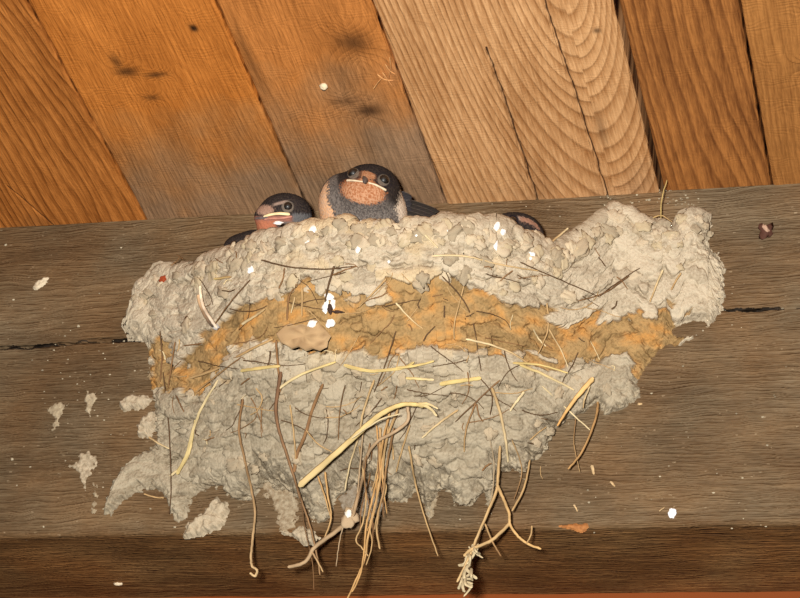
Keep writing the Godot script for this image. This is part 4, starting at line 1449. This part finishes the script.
func build_beam_marks(beam: Node3D, mud_mat: Material) -> void:
	var hi := lin(186, 170, 146)
	var lo := lin(158, 142, 118)
	var dim := lin(136, 120, 98)
	var grp := "mud patches on the beam"
	mud_patch("mud_patch", "thick oval mud dab on the beam left of the nest, upper of two dabs", "mud", [[118, 402], [124, 397], [136, 394], [149, 395], [153, 400], [147, 407], [136, 411], [124, 412], [119, 408]], 2.2, hi, lo, mud_mat, 801)
	mud_patch("mud_patch", "rounded mud dab on the beam left of the nest, lower of two dabs", "mud", [[138, 421], [146, 414], [156, 411], [160, 418], [157, 430], [150, 436], [142, 439], [137, 434]], 2.6, hi, lo, mud_mat, 802)
	mud_patch("mud_patch", "thin grey mud smear like a crooked comma, far left on the beam", "mud", [[46, 411], [54, 403], [63, 401], [67, 405], [62, 414], [60, 424], [56, 431], [52, 430], [55, 418]], 0.5, lin(176, 160, 134), dim, mud_mat, 803, grp, 2.2)
	mud_patch("mud_patch", "small ragged mud smear on the beam right of the comma-shaped one", "mud", [[83, 398], [88, 392], [96, 393], [96, 401], [91, 408], [90, 416], [86, 416], [87, 406]], 0.5, lin(184, 168, 142), dim, mud_mat, 804, grp, 2.0)
	mud_patch("mud_patch", "ragged triangular mud smear pointing downward on the beam at left", "mud", [[70, 466], [77, 462], [80, 450], [86, 452], [97, 455], [96, 468], [89, 478], [86, 492], [82, 484], [80, 474]], 0.6, hi, dim, mud_mat, 805, grp, 2.2)
	mud_patch("mud_patch", "narrow vertical mud drip below the triangular smear on the beam", "mud", [[93, 484], [98, 483], [97, 498], [95, 514], [91, 512], [94, 498]], 0.4, lin(170, 154, 128), dim, mud_mat, 806, grp, 1.8)
	mud_patch("mud_patch", "wide lumpy mud patch with a curled edge below the nest's lower left end", "mud", [[184, 530], [190, 521], [202, 514], [209, 504], [218, 497], [227, 502], [231, 511], [226, 521], [221, 531], [206, 533], [194, 538], [184, 537]], 2.4, hi, lo, mud_mat, 807)
	mud_patch("mud_patch", "flat pale mud patch on the beam's lower edge behind the dark root", "mud", [[278, 531], [292, 532], [300, 526], [311, 530], [319, 538], [313, 545], [302, 544], [296, 538], [284, 535]], 1.8, hi, lo, mud_mat, 808)
	mud_patch("mud_stain", "smeared whitish grey stain on the beam under the left part of the nest", "stain", [[262, 482], [272, 478], [284, 486], [296, 492], [300, 508], [296, 528], [284, 532], [274, 524], [276, 508], [266, 498]], 0.35, lin(168, 152, 128), lin(120, 98, 74), mud_mat, 809, "", 3.2)
	mud_patch("mud_stain", "smeared grey stain on the beam behind the root bundle", "stain", [[338, 500], [350, 486], [366, 482], [384, 496], [384, 512], [366, 520], [350, 514]], 0.35, lin(150, 138, 122), lin(112, 94, 74), mud_mat, 810, "", 3.4)
	mud_patch("mud_smear", "faint thin smear trailing below the nest right of the single grass stem", "stain", [[424, 492], [436, 488], [437, 500], [433, 516], [428, 522], [425, 508]], 0.5, lin(164, 148, 124), lin(130, 112, 88), mud_mat, 811, "", 1.6)
	mud_patch("mud_fleck", "pale elongated mud fleck on the bare upper left of the beam", "mud", [[31, 287], [38, 281], [46, 277], [51, 278], [46, 285], [40, 289], [35, 291]], 0.9, lin(226, 210, 182), hi, mud_mat, 812, "", 1.0)
	var white := flat_mat(250, 250, 255, 0.6)
	var drop := obj("dropping", lump_mesh(820, 0.26, 16, 24), white)
	drop.transform = Transform3D(Basis.from_scale(Vector3(1.4, 1.9, 0.7) * 0.001), at(672, 513, 0.0004))
	tag(drop, "bright white bird dropping on the beam at lower right", "dropping")
	var deb := thing("debris_clump", "dark reddish crumb stuck on the beam right of the nest", "debris", at(765, 231, 0.001))
	var d1 := obj("crumb", lump_mesh(821, 0.4, 8, 12), flat_mat(84, 54, 44, 0.8), deb)
	d1.scale = Vector3(2.6, 3.0, 1.6) * 0.001
	var d2 := obj("husk", lump_mesh(822, 0.4, 8, 12), flat_mat(186, 152, 130, 0.8), deb)
	d2.transform = Transform3D(Basis(Vector3(0, 0, 1), 0.5).scaled(Vector3.ONE) * Basis.from_scale(Vector3(1.0, 1.9, 0.9) * 0.001), Vector3(0.0004, 0.0004, 0.0014))
	var chip := obj("pale_chip", lump_mesh(823, 0.3, 8, 12), flat_mat(226, 206, 176, 0.9))
	chip.transform = Transform3D(Basis.from_scale(Vector3(2.0, 0.8, 1.2) * 0.001), Vector3(0, 0, 0))
	var cp := under(118, 584)
	chip.position = cp
	tag(chip, "pale mud chip stuck under the beam at lower left", "mud")
	# the split in the arris with bare orange wood
	var c1 := [[560, 526], [572, 524], [590, 523], [588, 528], [582, 532], [572, 529]]
	var spl := obj("bare_wood_splinter", patch_mesh(c1, 0.5, lin(182, 122, 72), lin(140, 90, 52), 830, beam.position, 0.8), vertex_mat(0.7), beam)
	spl.set_meta("label", "bare orange wood where the edge has splintered")
	# flecks past counting
	var b := Buf.new()
	for k in 260:
		var px := rng.randf_range(0, 800)
		var py := rng.randf_range(190, 535)
		if k < 45:
			px = rng.randf_range(40, 150)
			py = rng.randf_range(330, 450)
		elif k < 95:
			px = rng.randf_range(600, 700)
			py = rng.randf_range(188, 206)
		var c := at(px, py, 0.0003) - beam.position
		var r := rng.randf_range(0.15, 0.42) * (1.6 if rng.randf() < 0.12 else 1.0) * 0.001
		var col := lin(196, 182, 156) * rng.randf_range(0.4, 0.95)
		var an := rng.randf_range(0, TAU)
		var st := b.v.size()
		b.v.append(c + Vector3(0, 0, r * 0.5))
		b.n.append(Vector3(0, 0, 1))
		b.c.append(col)
		for s in 6:
			var a2 := an + TAU * s / 6.0
			b.v.append(c + Vector3(cos(a2) * r * rng.randf_range(0.8, 2.0), sin(a2) * r * rng.randf_range(0.6, 1.2), -0.0003))
			b.n.append(Vector3(cos(a2), sin(a2), 1.5).normalized())
			b.c.append(col)
		for s in 6:
			b.i.append_array([st, st + 1 + (s + 1) % 6, st + 1 + s])
	var fl := obj("lime_flecks", b.mesh(), mud_mat, beam)
	fl.set_meta("kind", "stuff")
	# larger flakes that can be picked out
	var sm := vertex_mat(0.9)
	var chaff := [[593, 470, 1.0, 9, 1.35, "small straw flake on the beam below the curved grass stem"], [613, 484, 0.9, 6, 0.9, "tiny pale flake on the beam left of the white dropping, nearer the nest"], [576, 508, 0.7, 7, 1.1, "tiny straw chip on the beam above the orange splinter"], [662, 509, 0.6, 6, -0.6, "tiny flake touching the white dropping's left side"], [640, 404, 0.9, 4, 0.0, "small orange crumb on the beam at the nest's lower right corner"]]
	for c in chaff:
		var an: float = c[4]
		var o := thing("chaff_flake", c[5], "flake", at(c[0], c[1], 0.0005))
		var hx: float = cos(an) * c[3] * 0.5
		var hy: float = sin(an) * c[3] * 0.5
		strand("flake", o, [[c[0] - hx, c[1] - hy, 0.7], [c[0], c[1], 1.0], [c[0] + hx, c[1] + hy, 0.7]], c[2], c[2] * 0.6, lin(204, 176, 136), lin(190, 160, 118), sm, 0.0, 0.5)

func under(px: float, py: float) -> Vector3:       # a point on the beam's underside
	var d := ray(px, py)
	var n := Vector3(0, -cos(0.175), sin(0.175))
	return cam_pos + d * ((Vector3(0, y_bot, 0) - cam_pos).dot(n) / d.dot(n))

func on_roof(px: float, py: float) -> Vector3:
	var d := ray(px, py)
	var o := Vector3(0, y_top, 0)
	return cam_pos + d * ((o - cam_pos).dot(n_roof) / d.dot(n_roof))

func build_roof_bits(m: Material) -> void:
	var peb := obj("mud_pebble", lump_mesh(840, 0.2, 8, 12), flat_mat(222, 204, 172, 0.9))
	peb.transform = Transform3D(Basis.from_scale(Vector3(1.6, 1.5, 1.5) * 0.001), on_roof(324, 85) + n_roof * 0.0006)
	tag(peb, "small pale mud pebble stuck to the roof board above the middle chick", "pebble")
	var o := thing("dry_grass_wisp", "wisp of dry grass caught in the joint between the roof boards", "grass", on_roof(386, 78))
	for s in [[[374, 86], [379, 79], [384, 74]], [[383, 70], [388, 77], [393, 84]], [[386, 62], [390, 68], [396, 72]], [[390, 55], [391, 64], [389, 76]], [[378, 72], [385, 77], [394, 78]]]:
		var w := PackedVector3Array()
		for p in s:
			w.append(on_roof(p[0], p[1]) + n_roof * 0.0012 - o.position)
		var b := Buf.new()
		tube(b, smooth_path(w, 5), 0.00045, 0.0003, lin(214, 160, 104), lin(190, 130, 80), 6, 0.6)
		obj("blade", b.mesh(), m, o)

# ------------------------------------------------------------------
func _ready() -> void:
	rng.seed = 20240607
	calibrate()
	# camera
	var cam := Camera3D.new()
	cam.name = "camera"
	cam.transform = Transform3D(cam_basis, cam_pos)
	cam.fov = rad_to_deg(2.0 * atan(299.0 / F))
	cam.near = 0.02
	cam.far = 50.0
	add_child(cam)
	cam.current = true
	# daylight reaching into the open shed, weak beside the flash
	var env := Environment.new()
	env.background_mode = Environment.BG_SKY
	var sky := Sky.new()
	var sm := ProceduralSkyMaterial.new()
	sm.sky_top_color = Color(0.66, 0.67, 0.68)
	sm.sky_horizon_color = Color(0.74, 0.74, 0.73)
	sm.ground_bottom_color = Color(0.55, 0.51, 0.46)
	sm.ground_horizon_color = Color(0.55, 0.52, 0.48)
	sm.sky_energy_multiplier = 0.2
	sm.ground_energy_multiplier = 0.2
	sm.sun_angle_max = 0.0
	sky.sky_material = sm
	env.sky = sky
	env.ambient_light_source = Environment.AMBIENT_SOURCE_SKY
	env.tonemap_mode = Environment.TONE_MAPPER_LINEAR
	env.tonemap_exposure = 1.0
	env.sdfgi_enabled = true
	env.ssao_enabled = true
	env.ssil_enabled = true
	var we := WorldEnvironment.new()
	we.name = "daylight"
	we.environment = env
	add_child(we)
	# the camera's own flash, above and a little left of the lens
	var flash := SpotLight3D.new()
	flash.name = "camera_flash"
	flash.light_energy = 1.22
	flash.light_color = Color(1.0, 0.985, 0.95)
	flash.light_size = 0.022
	flash.spot_angle = 38.0
	flash.spot_range = 6.0
	flash.spot_attenuation = 2.0
	flash.shadow_enabled = true
	var fp := cam_pos + cam_basis * Vector3(-0.05, 0.035, 0.0)
	add_child(flash)
	flash.look_at_from_position(fp, at(400, 280, 0.0), Vector3.UP)
	# the setting
	y_top = at(400, 205.6, 0.0).y
	y_bot = at(400, 531.4, 0.0).y
	build_ceiling()
	var beam := build_beam()
	# the nest
	for p in RIM:
		rim_w.append(at(p[0], p[1], p[2] * 0.001))
	for p in FOOT:
		foot_w.append(at(p[0], p[1], 0.0))
	var gritty := grit(301, 0.03, 9.0)
	var mud := vertex_mat(0.96, gritty, 45.0, 0.9)
	var nest := thing("mud_nest", "large cup of grey and brown mud pellets and straw built on the wooden beam", "nest", Vector3(0, y_bot + 0.02, 0))
	build_nest_body(nest, mud)
	build_pellets(nest, gritty)
	var straw := vertex_mat(0.7)
	build_birds()
	build_droppings(nest)
	build_straws(nest, straw)
	build_beam_marks(beam, mud)
	build_roof_bits(straw)
